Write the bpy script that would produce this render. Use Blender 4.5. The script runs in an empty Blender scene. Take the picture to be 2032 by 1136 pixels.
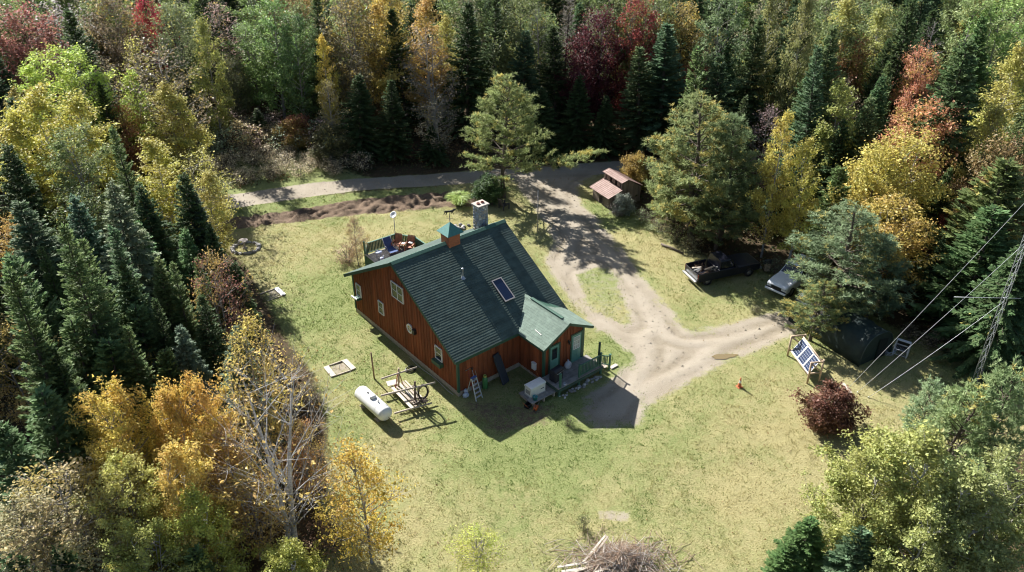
import bpy, math, random
import numpy as np
from mathutils import Vector, Matrix, Euler
random.seed(7)
S = bpy.context.scene
COL = S.collection

# ------------------------------------------------------------------ camera, world, sun, exposure
F, PIT, CAMH = 1700.0, 0.556, 33.661          # focal length in photo pixels (2032 wide), pitch below horizontal, height
cam = bpy.data.cameras.new('camera')
cam.sensor_width = 36.0
cam.lens = 36.0 * F / 2032.0
cam.clip_start, cam.clip_end = 0.5, 6000
camo = bpy.data.objects.new('camera', cam)
COL.objects.link(camo)
camo.location = (0, 0, CAMH)
camo.rotation_euler = (math.pi / 2 - PIT, 0, 0)
S.camera = camo

SUN_AZ, SUN_EL = -0.645, math.radians(34.5)   # azimuth from +Y towards +X
W = bpy.data.worlds.new('World')
S.world = W
W.use_nodes = True
nt = W.node_tree
sky = nt.nodes.new('ShaderNodeTexSky')
sky.sky_type = 'NISHITA'
sky.sun_disc = False
sky.sun_elevation = SUN_EL
sky.sun_rotation = SUN_AZ
nt.links.new(sky.outputs[0], nt.nodes['Background'].inputs[0])
nt.nodes['Background'].inputs[1].default_value = 0.05
sl = bpy.data.lights.new('sun', 'SUN')
sl.energy = 5.0
sl.angle = math.radians(0.5)
sl.color = (1.0, 0.985, 0.945)
so = bpy.data.objects.new('sun', sl)
COL.objects.link(so)
sd = Vector((math.sin(SUN_AZ) * math.cos(SUN_EL), math.cos(SUN_AZ) * math.cos(SUN_EL), math.sin(SUN_EL)))
so.rotation_euler = sd.to_track_quat('Z', 'Y').to_euler()
so.location = sd * 200
S.view_settings.view_transform = 'Standard'
S.view_settings.look = 'None'
S.view_settings.exposure = 1.35
S.view_settings.gamma = 1.0
S.cycles.filter_width = 1.1
S.cycles.max_bounces = 6
S.cycles.diffuse_bounces = 2
S.cycles.glossy_bounces = 2
S.cycles.transmission_bounces = 2
S.cycles.transparent_max_bounces = 4

# ------------------------------------------------------------------ projection helpers (plan measured from the photograph)
CP, SP = math.cos(PIT), math.sin(PIT)
def G(px, py, z=0.0):
    a = (px - 1016) / F; b = (568 - py) / F
    d = (a, CP + b * SP, -SP + b * CP)
    k = (z - CAMH) / d[2]
    return Vector((d[0] * k, d[1] * k, z))

# ------------------------------------------------------------------ object helpers
def tag(o, label=None, cat=None, group=None, kind=None):
    if label: o['label'] = label
    if cat: o['category'] = cat
    if group: o['group'] = group
    if kind: o['kind'] = kind
    return o
def empty(name, loc=(0, 0, 0), rz=0.0, label=None, cat=None, group=None):
    o = bpy.data.objects.new(name, None)
    o.empty_display_size = 0.3
    COL.objects.link(o)
    o.location = loc; o.rotation_euler = (0, 0, rz)
    return tag(o, label, cat, group)
def link(name, me, parent=None, loc=None, rot=None):
    o = bpy.data.objects.new(name, me)
    COL.objects.link(o)
    if parent: o.parent = parent
    if loc is not None: o.location = loc
    if rot is not None: o.rotation_euler = rot
    return o

class MB:
    """collects simple solids and links them as one mesh"""
    def __init__(s): s.v = []; s.f = []; s.sm = []; s.mi = []; s.m = 0
    def add(s, vs, fs, smooth=False):
        n = len(s.v)
        s.v += [tuple(p) for p in vs]
        s.f += [tuple(i + n for i in f) for f in fs]
        s.sm += [smooth] * len(fs); s.mi += [s.m] * len(fs)
        return s
    def box(s, x0, y0, z0, x1, y1, z1, M=None):
        vs = [Vector(p) for p in ((x0,y0,z0),(x1,y0,z0),(x1,y1,z0),(x0,y1,z0),(x0,y0,z1),(x1,y0,z1),(x1,y1,z1),(x0,y1,z1))]
        if M: vs = [M @ p for p in vs]
        return s.add(vs, [(0,3,2,1),(4,5,6,7),(0,1,5,4),(1,2,6,5),(2,3,7,6),(3,0,4,7)])
    def bar(s, a, b, w, h, up=(0, 0, 1)):
        a = Vector(a); b = Vector(b); d = (b - a).normalized(); u = Vector(up)
        x = d.cross(u)
        if x.length < 1e-4: x = d.cross(Vector((1, 0, 0)))
        x.normalize(); y = x.cross(d).normalized()
        x = x * w / 2; y = y * h / 2
        vs = [a-x-y, a+x-y, a+x+y, a-x+y, b-x-y, b+x-y, b+x+y, b-x+y]
        return s.add(vs, [(0,3,2,1),(4,5,6,7),(0,1,5,4),(1,2,6,5),(2,3,7,6),(3,0,4,7)])
    def tube(s, a, b, r0, r1=None, n=8, caps=True):
        return s.path([a, b], [r0, r0 if r1 is None else r1], n, caps)
    def path(s, pts, rad, n=6, caps=True):
        pts = [Vector(p) for p in pts]; vs = []; fs = []
        if not isinstance(rad, (list, tuple)): rad = [rad] * len(pts)
        ref = None
        for i, p in enumerate(pts):
            d = (pts[min(i + 1, len(pts) - 1)] - pts[max(i - 1, 0)]).normalized()
            if ref is None:
                ref = d.cross(Vector((0, 0, 1)))
                if ref.length < 1e-3: ref = Vector((1, 0, 0))
            x = (ref - d * ref.dot(d)).normalized(); ref = x; y = d.cross(x)
            for k in range(n):
                a = 2 * math.pi * k / n
                vs.append(p + (x * math.cos(a) + y * math.sin(a)) * rad[i])
        for i in range(len(pts) - 1):
            for k in range(n):
                k2 = (k + 1) % n
                fs.append((i*n+k, i*n+k2, (i+1)*n+k2, (i+1)*n+k))
        s.add(vs, fs, True)
        if caps:
            b = len(s.v) - len(vs)
            s.f += [tuple(b + k for k in range(n))[::-1], tuple(b + (len(pts)-1)*n + k for k in range(n))]
            s.sm += [False, False]; s.mi += [s.m, s.m]
        return s
    def lathe(s, prof, n=16, c=(0, 0, 0)):
        vs = []; fs = []
        for r, z in prof:
            for k in range(n):
                a = 2 * math.pi * k / n
                vs.append((c[0] + r * math.cos(a), c[1] + r * math.sin(a), c[2] + z))
        for i in range(len(prof) - 1):
            for k in range(n):
                k2 = (k + 1) % n
                fs.append((i*n+k, i*n+k2, (i+1)*n+k2, (i+1)*n+k))
        return s.add(vs, fs, True)
    def prism(s, prof, y0, y1, M=None):
        """profile in (x,z) extruded along y"""
        n = len(prof)
        vs = [Vector((p[0], y0, p[1])) for p in prof] + [Vector((p[0], y1, p[1])) for p in prof]
        if M: vs = [M @ p for p in vs]
        return s.add(vs, [tuple(range(n)), tuple(range(2*n-1, n-1, -1))] + [(i, i + n, (i+1) % n + n, (i+1) % n) for i in range(n)])
    def blob(s, c, rx, ry, rz, n=7, m=5, jit=0.15, rng=random):
        vs = [Vector((c[0], c[1], c[2] - rz))]
        for i in range(1, m):
            a = -math.pi/2 + math.pi * i / m
            for k in range(n):
                b = 2 * math.pi * (k + 0.5 * (i % 2)) / n; q = 1 + rng.uniform(-jit, jit)
                vs.append(Vector((c[0] + rx*q*math.cos(a)*math.cos(b), c[1] + ry*q*math.cos(a)*math.sin(b), c[2] + rz*q*math.sin(a))))
        vs.append(Vector((c[0], c[1], c[2] + rz))); T = len(vs) - 1; fs = []
        for k in range(n):
            fs.append((0, 1 + (k+1) % n, 1 + k)); fs.append((T, T - n + k, T - n + (k+1) % n))
        for i in range(m - 2):
            for k in range(n):
                a0 = 1 + i*n
                fs.append((a0 + k, a0 + (k+1) % n, a0 + n + (k+1) % n, a0 + n + k))
        return s.add(vs, fs, False)
    def mesh(s, name, mats):
        me = bpy.data.meshes.new(name)
        me.from_pydata(s.v, [], s.f)
        me.polygons.foreach_set('use_smooth', s.sm)
        for m in (mats if isinstance(mats, (list, tuple)) else [mats]): me.materials.append(m)
        if max(s.mi, default=0): me.polygons.foreach_set('material_index', s.mi)
        me.update()
        return me
    def build(s, name, mats, parent=None, loc=None, rot=None, bevel=0):
        o = link(name, s.mesh(name, mats), parent, loc, rot)
        if bevel:
            b = o.modifiers.new('bevel', 'BEVEL'); b.width = bevel; b.segments = 2; b.limit_method = 'ANGLE'
        return o

def np_mesh(name, v, f, mats, attrs=None, smooth=False):
    """v (n,3), f (m,k)"""
    me = bpy.data.meshes.new(name)
    v = np.asarray(v, np.float32); f = np.asarray(f, np.int32); k = f.shape[1]
    me.vertices.add(len(v)); me.vertices.foreach_set('co', v.ravel())
    me.loops.add(f.size); me.loops.foreach_set('vertex_index', f.ravel())
    me.polygons.add(len(f)); me.polygons.foreach_set('loop_start', np.arange(0, f.size, k, dtype=np.int32))
    me.polygons.foreach_set('loop_total', np.full(len(f), k, np.int32))
    me.polygons.foreach_set('use_smooth', np.full(len(f), smooth, bool))
    for m in (mats if isinstance(mats, (list, tuple)) else [mats]): me.materials.append(m)
    for an, (dom, arr) in (attrs or {}).items():
        a = me.attributes.new(an, 'FLOAT', dom); a.data.foreach_set('value', np.asarray(arr, np.float32).ravel())
    me.update(calc_edges=True); me.validate()
    return me

# ------------------------------------------------------------------ materials
def nodes(m):
    m.use_nodes = True
    return m.node_tree, m.node_tree.nodes, m.node_tree.links, m.node_tree.nodes['Principled BSDF']
def M(name, col, rough=0.7, var=0.18, scale=6.0, bump=0.0, bscale=40.0, metal=0.0, spec=0.5, stretch=(1, 1, 1), col2=None, objvar=0.0):
    m = bpy.data.materials.new(name); t, N, L, b = nodes(m)
    b.inputs['Roughness'].default_value = rough; b.inputs['Metallic'].default_value = metal
    b.inputs['Specular IOR Level'].default_value = spec
    tc = N.new('ShaderNodeTexCoord'); mp = N.new('ShaderNodeMapping'); mp.inputs['Scale'].default_value = stretch
    L.new(tc.outputs['Object'], mp.inputs[0])
    n = N.new('ShaderNodeTexNoise'); n.inputs['Scale'].default_value = scale; n.inputs['Detail'].default_value = 6
    n.inputs['Roughness'].default_value = 0.65
    L.new(mp.outputs[0], n.inputs['Vector'])
    r = N.new('ShaderNodeValToRGB')
    c2 = col2 or tuple(c * (1 + var) for c in col); c1 = col if col2 else tuple(c * (1 - var) for c in col)
    r.color_ramp.elements[0].position = 0.32; r.color_ramp.elements[1].position = 0.68
    r.color_ramp.elements[0].color = (*c1, 1); r.color_ramp.elements[1].color = (*c2, 1)
    L.new(n.outputs['Fac'], r.inputs[0])
    out = r.outputs[0]
    if objvar:
        oi = N.new('ShaderNodeObjectInfo'); mr = N.new('ShaderNodeMapRange')
        mr.inputs['To Min'].default_value = 1 - objvar; mr.inputs['To Max'].default_value = 1 + objvar
        L.new(oi.outputs['Random'], mr.inputs['Value'])
        hs = N.new('ShaderNodeHueSaturation'); L.new(mr.outputs[0], hs.inputs['Value']); L.new(out, hs.inputs['Color']); out = hs.outputs[0]
    L.new(out, b.inputs['Base Color'])
    if bump:
        n2 = N.new('ShaderNodeTexNoise'); n2.inputs['Scale'].default_value = bscale; n2.inputs['Detail'].default_value = 5
        L.new(mp.outputs[0], n2.inputs['Vector'])
        bp = N.new('ShaderNodeBump'); bp.inputs['Strength'].default_value = bump; bp.inputs['Distance'].default_value = 0.02
        L.new(n2.outputs['Fac'], bp.inputs['Height']); L.new(bp.outputs[0], b.inputs['Normal'])
    return m
def glass(name, col=(0.02, 0.025, 0.03)):
    m = bpy.data.materials.new(name); t, N, L, b = nodes(m)
    b.inputs['Base Color'].default_value = (*col, 1); b.inputs['Roughness'].default_value = 0.04
    b.inputs['Specular IOR Level'].default_value = 0.8
    return m

def foliage(name, translucency, rough=0.45, spec=0.35, accent=(0.36, 0.245, 0.045), gain=1.0):
    """leaf colour = the object's own colour, varied leaf by leaf; alpha of the object colour = share of autumn-turned leaves"""
    m = bpy.data.materials.new(name); t, N, L, b = nodes(m)
    oi = N.new('ShaderNodeObjectInfo')
    av = N.new('ShaderNodeAttribute'); av.attribute_name = 'v'
    aw = N.new('ShaderNodeAttribute'); aw.attribute_name = 'w'
    # accent where w < alpha
    inv = N.new('ShaderNodeMath'); inv.operation = 'SUBTRACT'; inv.inputs[0].default_value = 1.0
    L.new(oi.outputs['Alpha'], inv.inputs[1])
    lt = N.new('ShaderNodeMath'); lt.operation = 'GREATER_THAN'; L.new(aw.outputs['Fac'], lt.inputs[0]); L.new(inv.outputs[0], lt.inputs[1])
    mx = N.new('ShaderNodeMix'); mx.data_type = 'RGBA'
    mx.inputs['B'].default_value = (*accent, 1)
    L.new(oi.outputs['Color'], mx.inputs['A'])
    f = N.new('ShaderNodeMath'); f.operation = 'MULTIPLY'; f.inputs[1].default_value = 0.75
    L.new(lt.outputs[0], f.inputs[0]); L.new(f.outputs[0], mx.inputs['Factor'])
    hs = N.new('ShaderNodeHueSaturation'); hs.inputs['Saturation'].default_value = 0.9
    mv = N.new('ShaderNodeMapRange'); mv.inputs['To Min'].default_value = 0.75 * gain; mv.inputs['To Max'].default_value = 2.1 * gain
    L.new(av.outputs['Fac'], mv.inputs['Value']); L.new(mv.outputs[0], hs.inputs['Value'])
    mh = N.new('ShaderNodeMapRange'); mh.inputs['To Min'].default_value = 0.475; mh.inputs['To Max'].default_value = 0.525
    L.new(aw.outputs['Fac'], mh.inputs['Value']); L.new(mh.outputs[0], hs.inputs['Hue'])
    L.new(mx.outputs['Result'], hs.inputs['Color'])
    L.new(hs.outputs[0], b.inputs['Base Color'])
    b.inputs['Roughness'].default_value = rough; b.inputs['Specular IOR Level'].default_value = spec
    tr = N.new('ShaderNodeBsdfTranslucent'); L.new(hs.outputs[0], tr.inputs['Color'])
    ms = N.new('ShaderNodeMixShader'); ms.inputs[0].default_value = translucency
    L.new(b.outputs[0], ms.inputs[1]); L.new(tr.outputs[0], ms.inputs[2])
    L.new(ms.outputs[0], N['Material Output'].inputs['Surface'])
    return m

LEAF = foliage('leaf', 0.42, 0.5, 0.3)
NEEDLE = foliage('needle', 0.42, 0.6, 0.15, (0.33, 0.24, 0.06), 1.2)
BARK = M('bark', (0.11, 0.085, 0.065), 0.9, 0.3, 5, 0.6, 25, stretch=(1, 1, 0.3))
GREYBARK = M('grey_bark', (0.27, 0.25, 0.23), 0.9, 0.3, 5, 0.4, 25, stretch=(1, 1, 0.5))
BIRCHBARK = M('birch_bark', (0.24, 0.22, 0.2), 0.75, 0.1, 7, 0.2, 30, stretch=(1, 1, 2.5), col2=(0.72, 0.70, 0.68))

def ground_material():
    m = bpy.data.materials.new('ground_cover'); t, N, L, b = nodes(m)
    geo = N.new('ShaderNodeNewGeometry')
    def noise(sc, det=5, rough=0.6, dist=0.0):
        n = N.new('ShaderNodeTexNoise'); n.inputs['Scale'].default_value = sc; n.inputs['Detail'].default_value = det
        n.inputs['Roughness'].default_value = rough; n.inputs['Distortion'].default_value = dist
        L.new(geo.outputs['Position'], n.inputs['Vector']); return n.outputs['Fac']
    def attr(a):
        n = N.new('ShaderNodeAttribute'); n.attribute_name = a; return n.outputs['Fac']
    def math_(op, a, bb, clamp=False):
        n = N.new('ShaderNodeMath'); n.operation = op; n.use_clamp = clamp
        for i, x in enumerate((a, bb)):
            if isinstance(x, (int, float)): n.inputs[i].default_value = x
            else: L.new(x, n.inputs[i])
        return n.outputs[0]
    def mix(f, a, bb):
        n = N.new('ShaderNodeMix'); n.data_type = 'RGBA'
        if isinstance(f, (int, float)): n.inputs['Factor'].default_value = f
        else: L.new(f, n.inputs['Factor'])
        for k, x in (('A', a), ('B', bb)):
            if isinstance(x, tuple): n.inputs[k].default_value = (*x, 1)
            else: L.new(x, n.inputs[k])
        return n.outputs['Result']
    def ramp(f, p0, p1):
        n = N.new('ShaderNodeMapRange'); n.inputs['From Min'].default_value = p0; n.inputs['From Max'].default_value = p1
        L.new(f, n.inputs['Value']); return n.outputs[0]
    nb = noise(0.35, 6); nm = noise(2.2, 6, 0.7); nf = noise(11, 6, 0.75); nff = noise(40, 4, 0.7)
    # lawn
    lush = math_('ADD', attr('lush'), math_('MULTIPLY', math_('SUBTRACT', nm, 0.5), 1.3))
    lush = math_('ADD', lush, math_('MULTIPLY', math_('SUBTRACT', nb, 0.5), 1.7))
    lush = ramp(lush, 0.15, 0.85)
    lawn = mix(lush, (0.40, 0.345, 0.165), (0.195, 0.25, 0.075))
    lawn = mix(ramp(nf, 0.35, 0.72), lawn, mix(0.55, lawn, (0.47, 0.42, 0.22)))
    lawn = mix(ramp(nf, 0.62, 0.30), lawn, mix(0.35, lawn, (0.14, 0.14, 0.05)))
    # gravel
    gr = mix(ramp(nb, 0.35, 0.65), (0.255, 0.21, 0.15), (0.33, 0.28, 0.215))
    gr = mix(ramp(nff, 0.45, 0.7), gr, (0.42, 0.375, 0.31))
    gr = mix(ramp(nm, 0.55, 0.8), gr, (0.24, 0.19, 0.14))
    gr = mix(math_('MULTIPLY', ramp(attr('rut'), 0.0, 0.9), ramp(nm, .3, .75)), gr, (0.36, 0.31, 0.24))
    gr = mix(math_('MULTIPLY', ramp(attr('rut'), -0.05, -0.9), ramp(nm, .75, .3)), gr, (0.22, 0.18, 0.125))
    soil = mix(ramp(nf, 0.35, 0.65), (0.10, 0.07, 0.048), (0.27, 0.19, 0.13))
    fl = mix(ramp(nf, 0.35, 0.7), (0.045, 0.032, 0.02), (0.15, 0.10, 0.055))
    fl = mix(ramp(nm, 0.5, 0.75), fl, (0.07, 0.075, 0.028))
    gmask = ramp(math_('ADD', attr('gravel'), math_('MULTIPLY', math_('SUBTRACT', math_('ADD', math_('MULTIPLY', nm, 0.6), math_('MULTIPLY', nf, 0.4)), 0.5), 1.5)), 0.36, 0.64)
    smask = ramp(math_('ADD', attr('soil'), math_('MULTIPLY', math_('SUBTRACT', nm, 0.5), 1.2)), 0.35, 0.65)
    fmask = ramp(math_('ADD', attr('floor'), math_('MULTIPLY', math_('SUBTRACT', nm, 0.5), 1.2)), 0.35, 0.65)
    c = mix(fmask, lawn, fl); c = mix(smask, c, soil); c = mix(gmask, c, gr)
    L.new(c, b.inputs['Base Color'])
    b.inputs['Roughness'].default_value = 0.95; b.inputs['Specular IOR Level'].default_value = 0.15
    h = math_('ADD', math_('MULTIPLY', nf, 1.0), math_('MULTIPLY', nff, 0.35))
    bp = N.new('ShaderNodeBump'); bp.inputs['Distance'].default_value = 0.12
    L.new(math_('SUBTRACT', 0.85, math_('MULTIPLY', gmask, 0.6)), bp.inputs['Strength'])
    L.new(h, bp.inputs['Height']); L.new(bp.outputs[0], b.inputs['Normal'])
    return m
GROUND = ground_material()

# ------------------------------------------------------------------ ground: one height field split into lawn, gravel, ditch and forest floor
def P2(pts): return np.array([G(*p)[:2] for p in pts])
def sdf(X, Y, poly):
    d = np.full(X.shape, 1e9); ins = np.zeros(X.shape, bool); n = len(poly)
    for i in range(n):
        x0, y0 = poly[i]; x1, y1 = poly[(i + 1) % n]
        ex, ey = x1 - x0, y1 - y0
        t = np.clip(((X - x0) * ex + (Y - y0) * ey) / (ex * ex + ey * ey + 1e-12), 0, 1)
        d = np.minimum(d, np.hypot(X - x0 - t * ex, Y - y0 - t * ey))
        c = ((y0 <= Y) & (y1 > Y)) | ((y1 <= Y) & (y0 > Y))
        xi = x0 + (Y - y0) / (ey + (1e-12 if ey == 0 else 0)) * ex
        ins ^= c & (X < xi)
    return np.where(ins, -d, d)          # negative inside
def vnoise(X, Y, sc, seed):
    r = np.random.default_rng(seed); T = r.random((64, 64))
    x = X / sc; y = Y / sc; xi = np.floor(x).astype(int); yi = np.floor(y).astype(int)
    fx = x - xi; fy = y - yi; fx = fx*fx*(3-2*fx); fy = fy*fy*(3-2*fy)
    g = lambda a, bb: T[a % 64, bb % 64]
    return (g(xi,yi)*(1-fx)+g(xi+1,yi)*fx)*(1-fy)+(g(xi,yi+1)*(1-fx)+g(xi+1,yi+1)*fx)*fy
def step(e0, e1, x):
    t = np.clip((x - e0) / (e1 - e0), 0, 1); return t*t*(3-2*t)

ROAD = P2([(200,412),(380,396),(470,385),(600,366),(700,356),(800,350),(900,343),(1000,336),(1100,329),(1200,322),(1500,300),(1500,322),(1300,336),(1210,345),(1100,353),(1000,360),(900,367),(800,373),(700,380),(600,393),(470,413),(380,428),(200,452)])
DRIVE = P2([(1010,352),(1190,340),(1140,372),(1150,408),(1178,430),(1238,505),(1282,566),(1334,624),(1365,657),(1423,652),(1484,636),(1550,618),(1600,622),(1600,650),(1550,672),(1497,694),(1418,725),(1374,751),(1308,787),(1277,806),(1262,840),(1190,852),(1150,830),(1165,790),(1222,752),(1258,715),(1255,700),(1225,676),(1190,656),(1155,622),(1118,570),(1085,520),(1105,480),(1080,440),(1060,405)])
ISLE = P2([(1140,545),(1185,528),(1215,545),(1240,590),(1258,640),(1240,650),(1195,628),(1158,592)])
DITCH = P2([(380,462),(425,448),(455,432),(560,420),(700,397),(800,387),(900,380),(990,388),(985,408),(900,412),(800,420),(700,428),(560,444),(455,458)])
LAWN = P2([(340,440),(400,425),(600,392),(1000,359),(1215,345),(1172,385),(1215,414),(1250,416),(1275,432),(1330,470),(1380,505),(1480,522),(1560,560),(1620,560),(1760,645),(1860,690),(1940,725),(2060,760),(2100,900),(1950,900),(1850,960),(1760,1030),(1690,1136),(1690,1300),(1600,1500),(700,1500),(640,1300),(640,1136),(636,1000),(650,920),(650,820),(620,740),(560,660),(530,600),(490,530),(430,480),(380,450)])
PADS = [P2([(1180,1010),(1255,1014),(1252,1042),(1185,1032)]), P2([(648,728),(690,710),(708,730),(664,750)]), P2([(528,576),(548,570),(566,582),(530,600)])]
BEDROCKS = P2([(455,490),(480,478),(515,482),(520,495),(500,508),(465,506)])
HOUSEPAD = P2([(912,790),(1110,800),(1090,850),(980,870),(900,800)])
BANK = P2([(395,392),(425,300),(450,262),(520,238),(590,275),(650,325),(720,350),(600,364),(470,383)])
LUSH = [((620,610), 5.5, .5), ((700,760), 4, .25), ((1185,845), 4, .75), ((1110,830), 3, .6), ((1245,705), 2.2, .9), ((1020,870), 5, .3), ((1000,980), 7, .1), ((640,395), 5, .5), ((760,380), 3, .4), ((530,395), 4, .5), ((1360,660), 3, .5), ((1215,545), 2.5, .4), ((1200,420), 3, .5),
        ((560,480), 6, -.35), ((1640,900), 6, -.3), ((1250,1000), 5, -.15), ((1560,900), 6, -.25), ((1300,520), 4, -.2), ((930,440), 4, -.3), ((1420,860), 5, .1), ((1460,740), 4, .1), ((1700,770), 4, -.3), ((640,930), 4, .2)]

x0, x1, y0, y1, cell = -36.0, 40.0, 18.0, 82.0, 0.2
nx, ny = int(round((x1-x0)/cell)), int(round((y1-y0)/cell))
gx, gy = np.meshgrid(np.linspace(x0, x1, nx+1), np.linspace(y0, y1, ny+1))
jag = (vnoise(gx, gy, 0.9, 1) - .5) * 0.7 + (vnoise(gx, gy, 0.35, 2) - .5) * 0.3
d_road = sdf(gx, gy, ROAD) ; d_drive = np.maximum(sdf(gx, gy, DRIVE), -sdf(gx, gy, ISLE)); d_ditch = sdf(gx, gy, DITCH); d_lawn = sdf(gx, gy, LAWN)
a_gravel = np.maximum(step(0.45, -0.45, d_road), step(1.2, -.8, d_drive) * (1 - .30 * step(.52, .72, vnoise(gx, gy, 1.3, 61)) * step(-2.6, -.6, d_drive)))
for pp in PADS: a_gravel = np.maximum(a_gravel, 0.62 * step(0.15, -0.25, sdf(gx, gy, pp)))
a_soil = step(0.4, -0.5, d_ditch)
a_soil = np.maximum(a_soil, 0.55 * step(0.8, -0.8, sdf(gx, gy, HOUSEPAD)))
a_floor = step(-0.9, 0.9, np.minimum(d_lawn, d_road))
a_floor *= 1 - .85 * step(1.5, -1.0, sdf(gx, gy, BANK))
a_lush = 0.46 + (vnoise(gx, gy, 6, 4) - .5) * .45 + (vnoise(gx, gy, 2.4, 14) - .5) * .3
for (p, r, w) in LUSH:
    c = G(*p); a_lush = a_lush + w * np.exp(-((gx-c[0])**2 + ((gy-c[1])*1.0)**2) / (r*r))
a_gravel = np.maximum(a_gravel, .40 * step(.6, -.6, sdf(gx, gy, DRIVE)))
# wheel ruts run parallel to the edges of the drive
rut = np.sin(d_drive * 3.6 + 1.4 * (vnoise(gx, gy, 3.0, 62) - .5) * 3) * step(.2, -.8, d_drive) * (.4 + vnoise(gx, gy, 2.2, 63))
gz = (vnoise(gx, gy, 0.45, 5) - .5) * 0.05 + (vnoise(gx, gy, 3, 6) - .5) * 0.05
gz = gz * (1 - 0.75 * a_gravel) + a_gravel * (vnoise(gx, gy, 0.6, 9) - .5) * 0.03
clod = (vnoise(gx, gy, 0.5, 7) - .45) * 0.55 + (vnoise(gx, gy, 0.28, 8) - .5) * 0.35
gz += rut * .028
a_soil = np.clip(a_soil + 0 * rut, 0, 1)
gz += step(0.5, -0.6, d_ditch) * (clod - 0.05)
gz += a_floor * (1 - step(0.2, -0.2, d_road)) * (vnoise(gx, gy, 0.7, 10) - .3) * 0.25
edge = np.minimum.reduce([gx - x0, x1 - gx, gy - y0, y1 - gy]); gz *= np.clip(edge / 1.0, 0, 1)
hole = (np.abs((gx - 0)) < 0)                                             # (no holes)
AT = {'rut': rut, 'gravel': a_gravel, 'soil': a_soil, 'floor': a_floor, 'lush': a_lush}
vid = np.arange((nx+1)*(ny+1)).reshape(ny+1, nx+1)
quads = np.stack([vid[:-1,:-1], vid[:-1,1:], vid[1:,1:], vid[1:,:-1]], -1).reshape(-1, 4)
cm = lambda a: (a[:-1,:-1] + a[1:,1:]).ravel() / 2
reg = np.zeros(len(quads), int)                                            # 0 forest floor
reg[cm(d_lawn + jag) < 0] = 1
reg[cm(d_ditch + jag) < 0] = 2
reg[cm(d_drive + jag * .8) < 0] = 3
reg[cm(d_road + jag * .6) < 0] = 4
V = np.stack([gx, gy, gz], -1).reshape(-1, 3)
for k, nm in enumerate(['ground', 'lawn', 'ditch', 'driveway', 'road']):
    q = quads[reg == k]; u, inv = np.unique(q, return_inverse=True)
    me = np_mesh(nm, V[u], inv.reshape(-1, 4), GROUND, {a: ('POINT', v.ravel()[u]) for a, v in AT.items()}, True)
    tag(link(nm, me), kind='structure')
def height(x, y):
    i = int((x - x0) / cell); j = int((y - y0) / cell)
    return float(gz[j, i]) if 0 <= i <= nx and 0 <= j <= ny else 0.0
# far terrain all round the clearing
xs = np.unique(np.concatenate([np.array([-4000,-1500,-700,-400,-250]), np.arange(-180, 181, 4.0), np.array([250,400,700,1500,4000]), [x0, x1]]))
ys = np.unique(np.concatenate([np.array([-3000,-1000,-300,-100,-40]), np.arange(-20, 261, 4.0), np.array([400,700,1500,4000]), [y0, y1]]))
fx, fy = np.meshgrid(xs, ys); vid2 = np.arange(fx.size).reshape(fx.shape)
fq = np.stack([vid2[:-1,:-1], vid2[:-1,1:], vid2[1:,1:], vid2[1:,:-1]], -1).reshape(-1, 4)
cx = (fx[:-1,:-1] + fx[1:,1:]).ravel() / 2; cy = (fy[:-1,:-1] + fy[1:,1:]).ravel() / 2
fq = fq[~((cx > x0) & (cx < x1) & (cy > y0) & (cy < y1))]
FV = np.stack([fx, fy, np.zeros_like(fx)], -1).reshape(-1, 3)
tag(link('ground', np_mesh('terrain', FV, fq, GROUND, {'rut': ('POINT', np.zeros(len(FV))), 'gravel': ('POINT', np.zeros(len(FV))), 'soil': ('POINT', np.zeros(len(FV))), 'floor': ('POINT', np.ones(len(FV))), 'lush': ('POINT', np.zeros(len(FV)))}, True)), kind='structure')

# grass: short tufts standing on the lawn, too many to count
rg = np.random.default_rng(3)
n = 700000
px_ = rg.uniform(-30, 36, n); py_ = rg.uniform(22, 74, n)
ii = ((px_ - x0) / cell).astype(int); jj = ((py_ - y0) / cell).astype(int)
ok = (d_lawn[jj, ii] < 0.4) & (d_road[jj, ii] > 0.1) & (d_ditch[jj, ii] > -0.1) & (rg.random(n) > a_gravel[jj, ii] * 1.25) & (rg.random(n) > a_soil[jj, ii])
HC, HS = math.cos(0.686), math.sin(0.686)
hs_ = (px_ + 3.277) * HC + (py_ - 41.322) * HS; ht_ = -(px_ + 3.277) * HS + (py_ - 41.322) * HC
ok &= ~((hs_ > -0.05) & (hs_ < 8.2) & (ht_ > -4.2) & (ht_ < 12.3) & ~((hs_ < 4.6) & (ht_ < -0.1)))
ok &= rg.random(n) < 0.3 + 1.4 * (vnoise(px_, py_, 0.4, 31) * .6 + vnoise(px_, py_, 1.7, 32) * .4 - .2)
px_, py_, ii, jj = px_[ok], py_[ok], ii[ok], jj[ok]; n = len(px_)
hh = rg.uniform(0.03, 0.08, n) * (0.35 + 1.0 * vnoise(px_, py_, .28, 35) + .45 * vnoise(px_, py_, 1.1, 33)); ww = rg.uniform(0.014, 0.034, n); aa = rg.uniform(0, 6.283, n)
lean = rg.normal(0, 0.045, (n, 2)); b0 = np.stack([px_, py_, gz[jj, ii] - 0.015], -1)
s_ = np.stack([np.cos(aa) * ww, np.sin(aa) * ww, np.zeros(n)], -1)
tip = b0 + np.stack([lean[:, 0], lean[:, 1], hh + .015], -1)
gv = np.stack([b0 - s_, b0 + s_, tip], 1).reshape(-1, 3)
lu = np.clip(a_lush[jj, ii] + (vnoise(px_, py_, 0.8, 34) - .5) * 1.0 + rg.normal(0, .18, n), 0, 1)
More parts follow.
